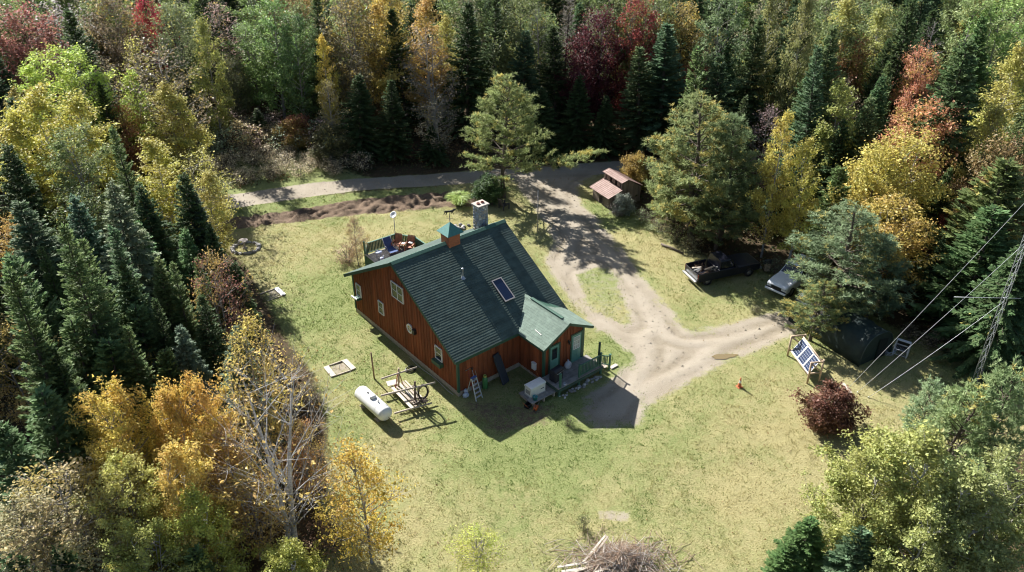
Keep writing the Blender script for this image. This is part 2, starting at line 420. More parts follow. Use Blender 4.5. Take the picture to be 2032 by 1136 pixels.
def grass_material():
    m = bpy.data.materials.new('grass_blades'); t, N, L, b = nodes(m)
    a = N.new('ShaderNodeAttribute'); a.attribute_name = 'v'
    r = N.new('ShaderNodeValToRGB'); L.new(a.outputs['Fac'], r.inputs[0])
    e = r.color_ramp.elements; e[0].position = 0.1; e[0].color = (0.46, 0.40, 0.19, 1); e[1].position = 0.9; e[1].color = (0.16, 0.235, 0.055, 1)
    x = r.color_ramp.elements.new(0.5); x.color = (0.35, 0.345, 0.13, 1)
    L.new(r.outputs[0], b.inputs['Base Color']); b.inputs['Roughness'].default_value = 0.6; b.inputs['Specular IOR Level'].default_value = 0.25
    tr = N.new('ShaderNodeBsdfTranslucent'); L.new(r.outputs[0], tr.inputs['Color'])
    ms = N.new('ShaderNodeMixShader'); ms.inputs[0].default_value = 0.4
    L.new(b.outputs[0], ms.inputs[1]); L.new(tr.outputs[0], ms.inputs[2]); L.new(ms.outputs[0], N['Material Output'].inputs['Surface'])
    return m
tag(link('grass', np_mesh('grass', gv, np.arange(3*n).reshape(-1, 3), grass_material(), {'v': ('FACE', lu)})), kind='stuff')

# loose stones and clods on the drive and the road
rg = np.random.default_rng(41); n = 60000
qx = rg.uniform(-30, 30, n); qy = rg.uniform(36, 78, n); i_ = ((qx - x0)/cell).astype(int); j_ = ((qy - y0)/cell).astype(int)
keep = rg.random(n) < np.clip(a_gravel[j_, i_], 0, 1)**2 * (.25 + .9*vnoise(qx, qy, .9, 71)**2) * .75
qx, qy, i_, j_ = qx[keep], qy[keep], i_[keep], j_[keep]; n = len(qx); rr = rg.gamma(3., .0075, n)[:, None] + .006
c_ = np.stack([qx, qy, gz[j_, i_]], 1); a_ = rg.uniform(0, 6.283, n)[:, None]
vv = np.stack([np.concatenate([c_[:, :1] + rr*np.cos(a_ + k*2.094)*1.2, c_[:, 1:2] + rr*np.sin(a_ + k*2.094), c_[:, 2:] - .005], 1) for k in range(3)] + [c_ + np.concatenate([rr*0, rr*0, rr*.9], 1)], 1).reshape(-1, 3)
ff = (np.arange(n)[:, None, None]*4 + np.array([[0, 1, 3], [1, 2, 3], [2, 0, 3]])[None]).reshape(-1, 3)
tag(link('gravel', np_mesh('gravel', vv, ff, M('loose_stone', (.25, .21, .16), .9, .35, 3, col2=(.44, .39, .33)))), kind='stuff')

# puddle on the drive
pc = G(1437, 708); bm = MB(); ring = []
for k in range(28):
    a = 2*math.pi*k/28; q = 1 + 0.14*math.sin(3*a+1) + 0.08*math.sin(7*a)
    ring.append((pc.x + 0.85*q*math.cos(a), pc.y + 0.27*q*math.sin(a) + 0.12*math.cos(a), 0.022))
bm.add(ring, [tuple(range(28))])
pm = bpy.data.materials.new('muddy_water'); t_, N_, L_, b_ = nodes(pm)
b_.inputs['Base Color'].default_value = (0.20, 0.15, 0.075, 1); b_.inputs['Roughness'].default_value = 0.08
tag(bm.build('puddle', pm), kind='structure')

# ------------------------------------------------------------------ the cottage (local x = along the ridge, y = depth, front wall at y = 0)
RED = M('stained_cedar', (0.215, 0.062, 0.026), 0.75, 0.35, 2.5, 0.25, 30, stretch=(1, 1, 0.12), objvar=0.2, spec=0.3)
REDCORE = M('cedar_behind', (0.14, 0.045, 0.02), 0.8, 0.2)
TRIM = M('dark_green_trim', (0.030, 0.085, 0.055), 0.6, 0.12)
SHINGLE = M('green_shingle', (0.072, 0.100, 0.086), 0.92, 0.25, 1.6, 0.5, 120, spec=0.2, objvar=0.12)
SHINGLE2 = M('green_shingle_pale', (0.170, 0.220, 0.178), 0.92, 0.2, 2.2, 0.5, 120, spec=0.2, objvar=0.07)
CAPM = M('ridge_shingle', (0.075, 0.145, 0.11), 0.9, 0.2, 9, spec=0.2)
CONC = M('concrete', (0.40, 0.34, 0.27), 0.9, 0.2, 4, 0.2)
WHITE = M('white_vinyl', (0.75, 0.75, 0.73), 0.5, 0.05)
GLASS = glass('window_glass')
TEAL = M('teal_door_paint', (0.13, 0.30, 0.25), 0.45, 0.08)
BLACK = M('black_metal', (0.02, 0.02, 0.022), 0.45, 0.2)
STEEL = M('galvanised_steel', (0.45, 0.45, 0.46), 0.35, 0.1, metal=0.8)
DECKW = M('weathered_deck', (0.26, 0.24, 0.22), 0.85, 0.25, 4, 0.2, 30, stretch=(1, 1, 1), objvar=0.15)
GREENP = M('green_porch_paint', (0.055, 0.15, 0.10), 0.6, 0.15)
WOODG = M('grey_lumber', (0.42, 0.35, 0.28), 0.85, 0.25, 4, 0.3, 30, objvar=0.15)
WOODP = M('pale_lumber', (0.50, 0.44, 0.36), 0.8, 0.15, 4, 0.2, objvar=0.1)
LOGW = M('peeled_log', (0.46, 0.34, 0.23), 0.8, 0.25, 5, 0.3, 20, stretch=(1, 1, .4), objvar=0.12)
STONE = M('field_stone', (0.30, 0.28, 0.26), 0.9, 0.3, 3, 0.4, 15, objvar=0.35)
PALESTONE = M('pale_stone', (0.52, 0.49, 0.45), 0.9, 0.2, 3, 0.3, 15, objvar=0.25)

TH, XA, YA = 0.686, -3.277, 41.322
def HW(s, t, z): return Vector((XA + math.cos(TH)*s - math.sin(TH)*t, YA + math.sin(TH)*s + math.cos(TH)*t, z))
house = empty('cottage', (XA, YA, 0), TH, 'red cedar cottage with dark green gable roof in the middle of the clearing', 'house')
LX, DY, RY, ZR, OE, OS, ZE = 8.07, 12.2, 6.1, 6.93, 0.45, 0.45, 3.04
TP = (ZR - ZE) / (RY + OE)
zroof = lambda y: ZR - abs(y - RY) * TP
PX0, PX1, PY, PXM, PZR, PO = 4.8, 8.07, -2.41, 6.46, 4.127, 0.42
PTP = (PZR - ZE) / (PXM - (PX0 - PO))
zporch = lambda x: PZR - abs(x - PXM) * PTP

fb = MB(); fb.box(-0.06, -0.06, -0.1, LX + 0.05, DY + 0.05, 0.32); fb.box(PX0 + .05, PY + .05, -0.1, PX1 - .05, -0.065, 0.6)
fb.build('foundation', CONC, house)
cb = MB()
cb.prism([(0.03, 0.3), (DY - 0.03, 0.3), (DY - 0.03, zroof(DY) - .2), (RY, ZR - .2), (0.03, zroof(0) - .2)], 0, 1, Matrix(((0, LX - .06, 0, .03), (1, 0, 0, 0), (0, 0, 1, 0), (0, 0, 0, 1))))
cb.prism([(PX0 + .03, 0.55), (PX1 - .03, 0.55), (PX1 - .03, zporch(PX1) - .14), (PXM, PZR - .14), (PX0 + .03, zporch(PX0) - .14)], PY + .03, 0.02)
cb.build('wall', REDCORE, house)

# boards with battens, one by one
def board(p0, p1, z0, za, zb, nrm, batten=True):
    """vertical board between plan points p0,p1; top heights za, zb at the two ends"""
    a = Vector((*p0, 0)); b = Vector((*p1, 0)); nv = Vector((*nrm, 0)); d = (b - a); g = d.normalized() * 0.004
    a = a + g; b = b - g; m = MB(); T = 0.025
    z = lambda h: Vector((0, 0, h))
    m.add([a+z(z0), b+z(z0), b+z(zb), a+z(za), a+nv*T+z(z0), b+nv*T+z(z0), b+nv*T+z(zb), a+nv*T+z(za)],
          [(0,1,2,3), (4,7,6,5), (0,4,5,1), (1,5,6,2), (2,6,7,3), (3,7,4,0)])
    if batten:
        c0 = a - d.normalized() * 0.025; c1 = a + d.normalized() * 0.025; n0 = nv * (T + .001); n1 = nv * (T + 0.028)
        m.add([c0+n0+z(z0), c1+n0+z(z0), c1+n0+z(za-.01), c0+n0+z(za-.01), c0+n1+z(z0), c1+n1+z(z0), c1+n1+z(za-.01), c0+n1+z(za-.01)],
              [(0,1,2,3), (4,7,6,5), (0,4,5,1), (1,5,6,2), (2,6,7,3), (3,7,4,0)])
    m.build('siding_board', RED, house)
def wall_run(p0, p1, nrm, z0, top, w=0.32):
    a = Vector(p0); b = Vector(p1); L = (b - a).length; n = max(1, round(L / w))
    for i in range(n):
        q0 = a.lerp(b, i / n); q1 = a.lerp(b, (i + 1) / n)
        board(tuple(q0), tuple(q1), z0, top(*q0), top(*q1), nrm, i > 0)
rt = lambda x, y: zroof(y) - 0.17
wall_run((0, DY), (0, 0), (-1, 0), 0.3, rt)
wall_run((LX, 0), (LX, DY), (1, 0), 0.3, rt)
wall_run((0, 0), (PX0, 0), (0, -1), 0.3, rt)
wall_run((LX, DY), (0, DY), (0, 1), 0.3, rt)
pt = lambda x, y: zporch(x) - 0.12
wall_run((PX0, PY), (PX1, PY), (0, -1), 0.58, pt, 0.27)
wall_run((PX0, 0), (PX0, PY), (-1, 0), 0.3, lambda x, y: zporch(PX0) - .12)
wall_run((PX1, PY), (PX1, 0), (1, 0), 0.3, lambda x, y: zporch(PX1) - .12)
# corner boards
for (x, y, z0, z1) in ((0, 0, .3, 3.1), (0, DY, .3, 3.1), (LX, DY, .3, 3.1), (PX0, PY, .5, 3.1), (PX1, PY, .5, 3.1)):
    m = MB(); m.box(x - .075, y - .075, z0, x + .075, y + .075, z1); m.build('corner_board', TRIM, house)

# roofs: deck slab with shingle courses laid one by one
rng = random.Random(4)
def slab(name, pts, th, mat, parent):
    m = MB(); n = len(pts); lo = [Vector(p) - Vector((0, 0, th)) for p in pts]
    m.add([Vector(p) for p in pts] + lo, [tuple(range(n)), tuple(range(2*n-1, n-1, -1))] + [(i, i+n, (i+1) % n + n, (i+1) % n) for i in range(n)])
    return m.build(name, mat, parent)
X0, X1 = -OS, LX + OS
def main_slope(sgn):
    ye = RY + sgn * (RY + OE)
    roof = slab('roof', [(X0, RY, ZR), (X1, RY, ZR), (X1, ye, ZE), (X0, ye, ZE)] if sgn < 0 else [(X0, RY, ZR), (X0, ye, ZE), (X1, ye, ZE), (X1, RY, ZR)], 0.15, TRIM, house)
    Ls = math.hypot(RY + OE, ZR - ZE); ex = 0.168; nr = int(Ls / ex)
    dn = Vector((0, sgn * (RY + OE), ZE - ZR)).normalized(); up = Vector((0, sgn * (ZR - ZE), RY + OE)).normalized()
    top = Vector((0, RY, ZR))
    for i in range(nr):
        d0 = Ls - (i + 1) * ex - 0.03; d1 = Ls - i * ex + 0.02
        d0 = max(d0, 0.0)
        nseg = 26; vs = []; fs = []
        for k in range(nseg + 1):
            x = X0 - .03 + (X1 - X0 + .06) * k / nseg
            hh = 0.0175 + rng.uniform(-.0016, .0016); j = rng.uniform(-.003, .003)
            a = top + dn * d0 + up * 0.001; b = top + dn * (d1 + j) + up * hh; c = top + dn * (d1 + j) + up * 0.0005
            vs += [(x, a.y, a.z), (x, b.y, b.z), (x, c.y, c.z)]
        for k in range(nseg):
            q = 3 * k
            f1 = (q, q+1, q+4, q+3); f2 = (q+1, q+2, q+5, q+4)
            fs += [f1, f2] if sgn < 0 else [f1[::-1], f2[::-1]]
        m = MB(); m.add(vs, fs); m.build('shingle_course', SHINGLE, roof)
    m = MB()
    y2 = ye + sgn * .012; m.box(X0, min(ye + sgn*.003, y2 + sgn*.02), ZE - .2, X1, max(ye + sgn*.003, y2 + sgn*.02), ZE - .012); m.build('fascia', TRIM, roof)
    return roof
roof_front = main_slope(-1)
roof_rear = main_slope(1)
# rake boards
for x in (X0 - .02, X1 + .02):
    for sgn in (-1, 1):
        m = MB(); m.bar((x, RY + sgn * .005, ZR - .11), (x, RY + sgn * (RY + OE), ZE - .11), 0.035, 0.2); m.build('rake_board', TRIM, house)
# ridge cap in lapped pieces
cap = MB()
for i in range(34):
    xa = X0 - .03 + (X1 - X0 + .06) * i / 34; xb = xa + (X1 - X0 + .06) / 34 + .03; e = 0.02
    for sg in (-1, 1):
        cap.add([(xa, RY, ZR + .045), (xb, RY, ZR + .045 + e), (xb, RY + sg * .2, ZR + .045 + e - .2 * TP), (xa, RY + sg * .2, ZR + .045 - .2 * TP),
                 (xa, RY, ZR + .015), (xb, RY, ZR + .02), (xb, RY + sg * .2, ZR + .012 - .2 * TP), (xa, RY + sg * .2, ZR + .008 - .2 * TP)],
                [(0, 1, 2, 3), (3, 2, 6, 7), (0, 3, 7, 4), (1, 5, 6, 2)])
cap.build('ridge_cap', CAPM, house)

# porch roof
yb_r = RY - (ZR - PZR) / TP; yf = PY - 0.44
def porch_slope(sg):
    xe = PXM + sg * (PXM - PX0 + PO)
    yv = lambda x: RY - (ZR - zporch(x)) / TP + .02
    pts = [(PXM, yf, PZR), (PXM, yv(PXM), PZR), (xe, yv(xe), ZE), (xe, yf, ZE)]
    if sg < 0: pts = pts[::-1]
    roof = slab('porch_roof', pts, 0.1, TRIM, house)
    run = abs(xe - PXM); Ls = math.hypot(run, PZR - ZE); ex = 0.165; nr = int(Ls / ex)
    up = Vector((sg * (PZR - ZE), 0, run)).normalized()
    for i in range(nr + 1):
        s0 = min(1, (i + 1) * ex / Ls + .02); s1 = i * ex / Ls - .012
        xa = xe + (PXM - xe) * s0; xb = xe + (PXM - xe) * s1; za = ZE + (PZR - ZE) * s0; zb = ZE + (PZR - ZE) * s1
        # tabs of this course, individually offset
        m = MB(); y = yf - .02; yend = yv(max(min(xb, xe), xe) if sg > 0 else xb)
        w0 = 0.33
        y = yf - .02 - rng.uniform(0, .3)
        while y < yend:
            a = max(y, yf - .02); b = min(y + w0 - .006, yv(xb)); y += w0
            if b - a < .02: continue
            h = .012 + rng.uniform(-.003, .004)
            bt = min(b, yv(xa)); at = min(a, yv(xa))
            v = [Vector((xa, at, za)) + up*.001, Vector((xa, bt, za)) + up*.001, Vector((xb, b, zb)) + up*h, Vector((xb, a, zb)) + up*h, Vector((xb, b, zb)), Vector((xb, a, zb))]
            f = [(0, 1, 2, 3), (3, 2, 4, 5)]
            m.add(v, f if sg > 0 else [q[::-1] for q in f])
        if m.v: m.build('shingle_course', SHINGLE2, roof)
    m = MB(); m.bar((PXM + sg * .005, yf - .02, PZR - .09), (xe, yf - .02, ZE - .09), 0.035, 0.17); m.build('rake_board', TRIM, roof)
    m = MB(); m.box(min(xe, xe + sg * .03), yf, ZE - .16, max(xe, xe + sg * .03), yv(xe) - .05, ZE - .012); m.build('fascia', TRIM, roof)
    return roof
porch_slope(-1); pr = porch_slope(1)
m = MB()
for sg in (-1, 1):
    m.add([(PXM, yf - .03, PZR + .035), (PXM, yb_r + .1, PZR + .035), (PXM + sg * .14, yb_r - .1, PZR + .03 - .14 * PTP), (PXM + sg * .14, yf - .03, PZR + .03 - .14 * PTP)], [(0, 1, 2, 3)])
m.build('ridge_cap', SHINGLE2, pr)
m = MB(); m.box(PXM - .10, yf + .62, PZR + .036, PXM + .10, yb_r - .62, PZR + .085); m.build('ridge_vent', TRIM, pr)
m = MB(); q = zporch(5.05); m.bar((5.05, -1.25, q + .03), (5.0, -1.9, zporch(5.0) + .03), .05, .012); m.build('pale_streak', PALESTONE, pr)  # thin pale strip laid on the left porch slope

# windows
def window(c, w, h, nrm, frame_mat=WHITE, mull=(1, 1), name='window', fw=0.055):
    """c centre on the wall; nrm 'x-' (gable) or 'y-' (front); children frame, pane"""
    R = Matrix.Rotation(-math.pi / 2, 4, 'Z') if nrm == 'x-' else Matrix.Identity(4)     # local: x right, -y outwards
    T = Matrix.Translation(c) @ R
    f = MB(); d = 0.09
    f.box(-w/2, -d, -h/2, -w/2 + fw, -.01, h/2, T); f.box(w/2 - fw, -d, -h/2, w/2, -.01, h/2, T)
    f.box(-w/2 + fw, -d, h/2 - fw, w/2 - fw, -.01, h/2, T); f.box(-w/2 + fw, -d, -h/2, w/2 - fw, -.01, -h/2 + fw, T)
    win = f.build(name, frame_mat, house)
    nxm, nzm = mull
    for i in range(1, nxm):
        x = -w/2 + w * i / nxm; b = MB(); t = .045 if name == 'window' else .012; b.box(x - t/2*1.4, -d + .015, -h/2 + fw, x + t/2*1.4, -.02, h/2 - fw, T); b.build('mullion', frame_mat, win)
    for i in range(1, nzm):
        z = -h/2 + h * i / nzm; b = MB(); b.box(-w/2 + fw, -d + .02, z - .016, w/2 - fw, -.024, z + .016, T); b.build('sash_rail', frame_mat, win)
    g = MB(); g.box(-w/2 + fw, -.055, -h/2 + fw, w/2 - fw, -.045, h/2 - fw, T); g.build('pane', GLASS, win)
    return win, T
window((-.02, 11.5, 2.12), 0.62, 0.98, 'x-', mull=(1, 2))
m = MB(); m.box(-.42, 11.2, 1.50, -.03, 11.8, 1.56); m.box(-.40, 11.22, 1.56, -.05, 11.26, 1.70); m.build('window_shelf', TRIM, house)
m = MB(); m.bar((-.48, 11.85, 1.66), (-.40, 11.25, 1.62), .10, .08); m.build('shelf_rail', WHITE, house)
window((-.02, 8.57, 2.17), 0.62, 0.98, 'x-', mull=(1, 2))
window((-.02, 6.28, 4.52), 1.36, 1.16, 'x-', mull=(2, 2))
w4, T4 = window((-.02, 1.9, 2.18), 0.72, 0.98, 'x-', mull=(1, 2))
m = MB(); m.box(-.34, 1.45, 1.38, -.05, 2.35, 1.66); m.build('window_box', TRIM, house)
m = MB(); m.box(-.05, 4.6, 2.5, .0, 5.0, 2.54)
# round window
def ring_mesh(r0, r1, d, n=24):
    m = MB(); vs = []; fs = []
    for k in range(n):
        a = 2*math.pi*k/n; c, s = math.cos(a), math.sin(a)
        vs += [(-.02, r0*c, r0*s), (-d, r0*c, r0*s), (-d, r1*c, r1*s), (-.02, r1*c, r1*s)]
    for k in range(n):
        q = 4*k; p = 4*((k+1) % n)
        for j in range(4): fs.append((q+j, q+(j+1) % 4, p+(j+1) % 4, p+j))
    m.add(vs, fs, False); return m
rw = ring_mesh(.23, .34, .1).build('round_window', WHITE, house, (0, 5.1, 2.34))
m = MB(); m.lathe([(0, 0), (.235, 0)], 24); 
YG = M('amber_glass', (0.42, 0.33, 0.10), 0.15, 0.2)
m.build('pane', YG, rw, (-.06, 0, 0), (0, -math.pi/2, 0))
m = MB(); m.box(-.075, -.23, -.012, -.062, .23, .012); m.box(-.075, -.012, -.23, -.062, .012, .23); m.build('mullion', WHITE, rw)
m = MB(); m.box(-.24, 4.36, 2.28, -.03, 4.62, 2.62); m.build('wall_box', BLACK, house, bevel=.02)  # small plain dark box beside the round window

# doors
def door(x0, x1, z0, z1, grid, gz0, gz1):
    fr = MB(); y = PY - .03; t = .11
    fr.box(x0 - t, y - .05, z0, x0, y + .02, z1 + t); fr.box(x1, y - .05, z0, x1 + t, y + .02, z1 + t); fr.box(x0, y - .05, z1, x1, y + .02, z1 + t)
    fr.build('door_frame', TRIM, house)
    d = MB(); d.box(x0 + .005, y - .03, z0 + .02, x1 - .005, y + .01, z1 - .005)
    for xx in (x0 + .12, (x0 + x1)/2 + .03):
        d.box(xx, y - .038, z0 + .18, xx + (x1 - x0)/2 - .16, y - .029, gz0 - .18)
    dd = d.build('door', TEAL, house)
    w, h = x1 - x0 - .26, gz1 - gz0
    f = MB(); a, b = x0 + .13, x1 - .13; k = .035
    f.box(a, y - .05, gz0, a + k, y - .03, gz1); f.box(b - k, y - .05, gz0, b, y - .03, gz1); f.box(a + k, y - .05, gz0, b - k, y - .03, gz0 + k); f.box(a + k, y - .05, gz1 - k, b - k, y - .03, gz1)
    if grid:
        for i in (1, 2):
            f.box(a + w*i/3 - .012, y - .048, gz0 + k, a + w*i/3 + .012, y - .033, gz1 - k)
            f.box(a + k, y - .046, gz0 + h*i/3 - .012, b - k, y - .035, gz0 + h*i/3 + .012)
    f.build('door_window_frame', WHITE if grid else TRIM, dd)
    g = MB(); g.box(a + .01, y - .036, gz0 + .01, b - .01, y - .031, gz1 - .01)
    g.build('pane', M('pale_blind_glass', (0.42, 0.45, 0.42), 0.2, 0.3, 5) if grid else GLASS, dd)
    m = MB(); m.path([(x0 + .07, y - .03, z0 + .95), (x0 + .07, y - .085, z0 + .95)], [.012, .03], 8); m.build('handle', STEEL, dd)
    m = MB(); m.box(x0 - .05, y - .10, z0 - .02, x1 + .05, y + .02, z0 + .02); m.build('threshold', TEAL, house)
door(7.09, 7.90, .66, 2.66, True, 1.55, 2.5)
door(5.27, 5.98, .66, 2.60, False, 1.6, 2.42)
lm = MB(); lm.box(6.72, PY - .08, 2.32, 6.82, PY - .03, 2.5); lm.lathe([(.0, -.02), (.06, 0), (.075, .16), (.09, .18), (.0, .25)], 8, (6.77, PY - .17, 2.28)); lm.build('wall_lamp', BLACK, house)
m = MB(); m.box(7.98, PY - .06, 2.1, 8.04, PY - .03, 2.2); m.build('doorbell_plate', WHITE, house)
# electricity box on the porch side wall
m = MB(); m.box(PX0 - .2, -1.80, .78, PX0 - .03, -1.48, 1.25); m.box(PX0 - .22, -1.83, 1.25, PX0 - .03, -1.45, 1.28); mb_ = m.build('meter_box', WHITE, house)
m = MB(); m.path([(PX0 - .12, -1.76, .8), (PX0 - .16, -2.0, .72), (PX0 - .25, -2.3, .45), (PX0 - .6, -2.75, .5)], .014, 6); m.build('orange_cable', M('orange_rubber', (.5, .17, .05), .6), house)

# skylight, vent pipe
e = math.atan(TP)
sk = empty('skylight', (5.17, 2.12, zroof(2.12)), 0); sk.parent = house; sk.rotation_euler = (e, 0, 0)
m = MB(); m.box(-.36, -.80, -.02, .36, .80, .15); m.build('curb', M('bronze_flashing', (.05, .05, .05), .5), sk)
m = MB()
for b in ((-.40, -.84, .15, -.33, .84, .21), (.33, -.84, .15, .40, .84, .21), (-.33, -.84, .15, .33, -.77, .21), (-.33, .77, .15, .33, .84, .21)): m.box(*b)
m.build('frame', M('tan_frame', (.55, .47, .42), .5), sk)
m = MB(); m.box(-.33, -.77, .16, .33, .77, .19); m.build('pane', glass('skylight_glass', (0.013, 0.024, 0.06)), sk)
vp = empty('vent_pipe', (3.28, 3.74, zroof(3.74)), 0); vp.parent = house
m = MB(); m.lathe([(.06, -.05), (.06, .62), (.075, .62), (.075, .68), (0, .70)], 12); m.build('pipe', M('bright_pipe', (.75, .75, .76), .3, metal=.6), vp)
m = MB(); m.lathe([(.2, -.06), (.1, .06), (.065, .12)], 12); m.build('flashing', STEEL, vp)

# cupola and weathervane
cu = empty('cupola', (4.1, RY, ZR), 0); cu.parent = house
CEDL = M('cupola_cedar', (0.40, 0.135, 0.06), .75, .2, 3, stretch=(1, 1, 8))
for i in range(6):
    z = -.42 + i * .165; m = MB(); m.box(-.44, -.44, z, .44, .44, z + .16); m.build('clapboard', CEDL, cu)
m = MB(); m.box(-.50, -.50, .572, .50, .50, .66); m.build('cornice', TRIM, cu)
for i in range(6):
    m = MB(); k0 = 1 - i/6; k1 = 1 - (i+1)/6 + .02; za = .66 + i*.11; zb = za + .115
    r0, r1 = .62*k0 + .02, max(.62*k1, .0)
    m.add([(-r0,-r0,za),(r0,-r0,za),(r0,r0,za),(-r0,r0,za),(-r1,-r1,zb),(r1,-r1,zb),(r1,r1,zb),(-r1,r1,zb),(-r0,-r0,za-.02),(r0,-r0,za-.02),(r0,r0,za-.02),(-r0,r0,za-.02)],
          [(0,1,5,4),(1,2,6,5),(2,3,7,6),(3,0,4,7),(8,9,1,0),(9,10,2,1),(10,11,3,2),(11,8,0,3),(4,5,6,7),(8,11,10,9)])
    m.build('roof_tier', M('cupola_roof', (0.06, 0.20, 0.175), .6) if i == 0 else bpy.data.materials['cupola_roof'], cu)
wv = empty('weathervane', (4.1, RY, ZR + 1.3), 0, 'black dog weathervane standing on the cupola of the cottage', 'weathervane')
wv.location = HW(4.1, RY, ZR + 1.3); wv.rotation_euler = (0, 0, TH - .55)
m = MB(); m.tube((0, 0, 0), (0, 0, .62), .018); m.blob((0, 0, .18), .05, .05, .05); m.blob((0, 0, .4), .04, .04, .04)
m.bar((-.22, 0, .27), (.22, 0, .27), .016, .016); m.bar((0, -.22, .27), (0, .22, .27), .016, .016); m.build('spindle', BLACK, wv)
dog = [(-.42,.86),(-.34,.83),(-.26,.84),(0,.84),(.16,.86),(.24,.93),(.33,.94),(.42,.89),(.42,.85),(.34,.83),(.28,.78),(.24,.72),(.25,.60),(.27,.55),(.21,.55),(.19,.68),(.14,.71),(.13,.62),(.08,.58),(.07,.61),(.10,.70),(-.02,.72),(-.14,.71),(-.17,.66),(-.20,.55),(-.26,.55),(-.23,.66),(-.24,.72),(-.30,.66),(-.34,.56),(-.39,.57),(-.34,.70),(-.30,.79),(-.38,.82)]
m = MB(); m.prism(dog, -.02, .02); m.bar((0, 0, .58), (0, 0, .74), .02, .02); m.build('dog_figure', BLACK, wv)

# stone chimney, pieces set in mortar
ch = empty('chimney', (7.35, 7.15, 0), 0); ch.parent = house
MORT = M('mortar', (.34, .31, .28), .95, .15)
m = MB(); m.box(-.38, -.32, 4.5, .38, .32, 8.05); m.build('core', MORT, ch)
CS = [M('chimney_stone_' + n_, c, .85, .25, 5, .3, 20, objvar=.25) for n_, c in (('grey', (.30, .30, .31)), ('tan', (.42, .36, .29)), ('pale', (.50, .48, .45)), ('blue', (.24, .26, .30)))]
rs = random.Random(11)
for face in range(4):
    wid, off = ((.76, .32), (.64, .38))[face % 2]
    R = Matrix.Rotation(face * math.pi / 2, 4, 'Z'); z = 6.0
    while z < 7.98:
        hh = rs.uniform(.16, .27); hh = min(hh, 8.03 - z); x = -wid/2
        while x < wid/2 - .03:
            ww = rs.uniform(.16, .34)
            if wid/2 - (x + ww) < .1: ww = wid/2 - x
            cx_, cz_ = x + ww/2, z + hh/2; m = MB(); ps = []
            k = 7
            for j in range(k):
                a = 2*math.pi*j/k + rs.uniform(-.2, .2)
                ps.append(Vector((cx_ + (ww/2 - .01)*min(1, 1.15*abs(math.cos(a)))*math.copysign(1, math.cos(a))*rs.uniform(.85, 1), -off, cz_ + (hh/2 - .01)*min(1, 1.15*abs(math.sin(a)))*math.copysign(1, math.sin(a))*rs.uniform(.85, 1))))
            pr_ = rs.uniform(.03, .06); c0 = Vector((cx_, 0, cz_))
            qs = [Vector((cx_ + (p.x - cx_)*.8, -off - pr_, cz_ + (p.z - cz_)*.8)) for p in ps]
            m.add([R @ p for p in ps + qs], [tuple(range(k, 2*k))[::1]] + [(j, (j+1) % k, (j+1) % k + k, j + k) for j in range(k)])
            m.build('stone', rs.choice(CS), ch); x += ww
        z += hh
m = MB(); m.box(-.47, -.41, 8.06, .47, .41, 8.16); m.build('cap', M('cap_concrete', (.40, .345, .30), .9, .15), ch, bevel=.015)
for x in (-.18, .17):
    m = MB(); m.lathe([(.12, 8.16), (.12, 8.24), (.085, 8.24), (.085, 8.14)], 14, (x, 0, 0)); m.build('flue', M('terracotta', (.24, .09, .06), .8), ch)

# ------------------------------------------------------------------ front deck (part of the cottage: decking, posts, railing)
dk = empty('porch_deck', (0, 0, 0), 0); dk.parent = house
dx0, dx1, dy0, dy1, dz = 4.62, 8.42, -4.02, PY - .07, .645
nb = 12
for i in range(nb):
    a = dy0 + (dy1 - dy0) * i / nb; m = MB(); m.box(dx0, a + .004, dz - .04, dx1, a + (dy1 - dy0)/nb - .004, dz + rng.uniform(-.002, .002)); m.build('deck_board', DECKW, dk)
m = MB(); m.box(dx0 + .01, dy0 - .035, dz - .24, dx1, dy0 - .003, dz - .045); m.box(dx0 - .035, dy0, dz - .24, dx0 - .003, dy1, dz - .045); m.box(dx1 + .003, dy0, dz - .24, dx1 + .035, dy1, dz - .045); m.build('rim_joist', M('dark_green_joist', (.05, .09, .07), .8, .3), dk)
for x in (4.75, 6.4, 8.3):
    m = MB(); m.box(x - .06, dy0 + .02, -.05, x + .06, dy0 + .14, dz - .05); m.build('support_post', GREENP, dk)
rl = empty('porch_railing', (0, 0, 0), 0); rl.parent = house
def post(x, y, z0, z1, w=.1, par=rl):
    m = MB(); m.box(x - w/2, y - w/2, z0, x + w/2, y + w/2, z1); m.box(x - w/2 - .02, y - w/2 - .02, z1, x + w/2 + .02, y + w/2 + .02, z1 + .03); m.build('post', GREENP, par)
post(4.84, -3.92, dz - .2, dz + 1.0, .11); post(6.42, -3.93, dz, dz + .95); post(8.27, -3.93, dz, dz + 1.0)
m = MB(); m.box(8.22, -3.80, dz, 8.32, -3.70, dz + 1.75); m.build('tall_post', M('dark_post', (.02, .055, .04), .7), rl)
for z in (dz + .14, dz + .88):
    m = MB(); m.bar((6.47, -3.93, z), (8.22, -3.93, z), .08, .05); m.build('rail', GREENP, rl)
for i in range(13):
    x = 6.56 + i * .125; m = MB(); m.box(x - .022, -3.952, dz + .166, x + .022, -3.908, dz + .853); m.build('baluster', GREENP, rl)
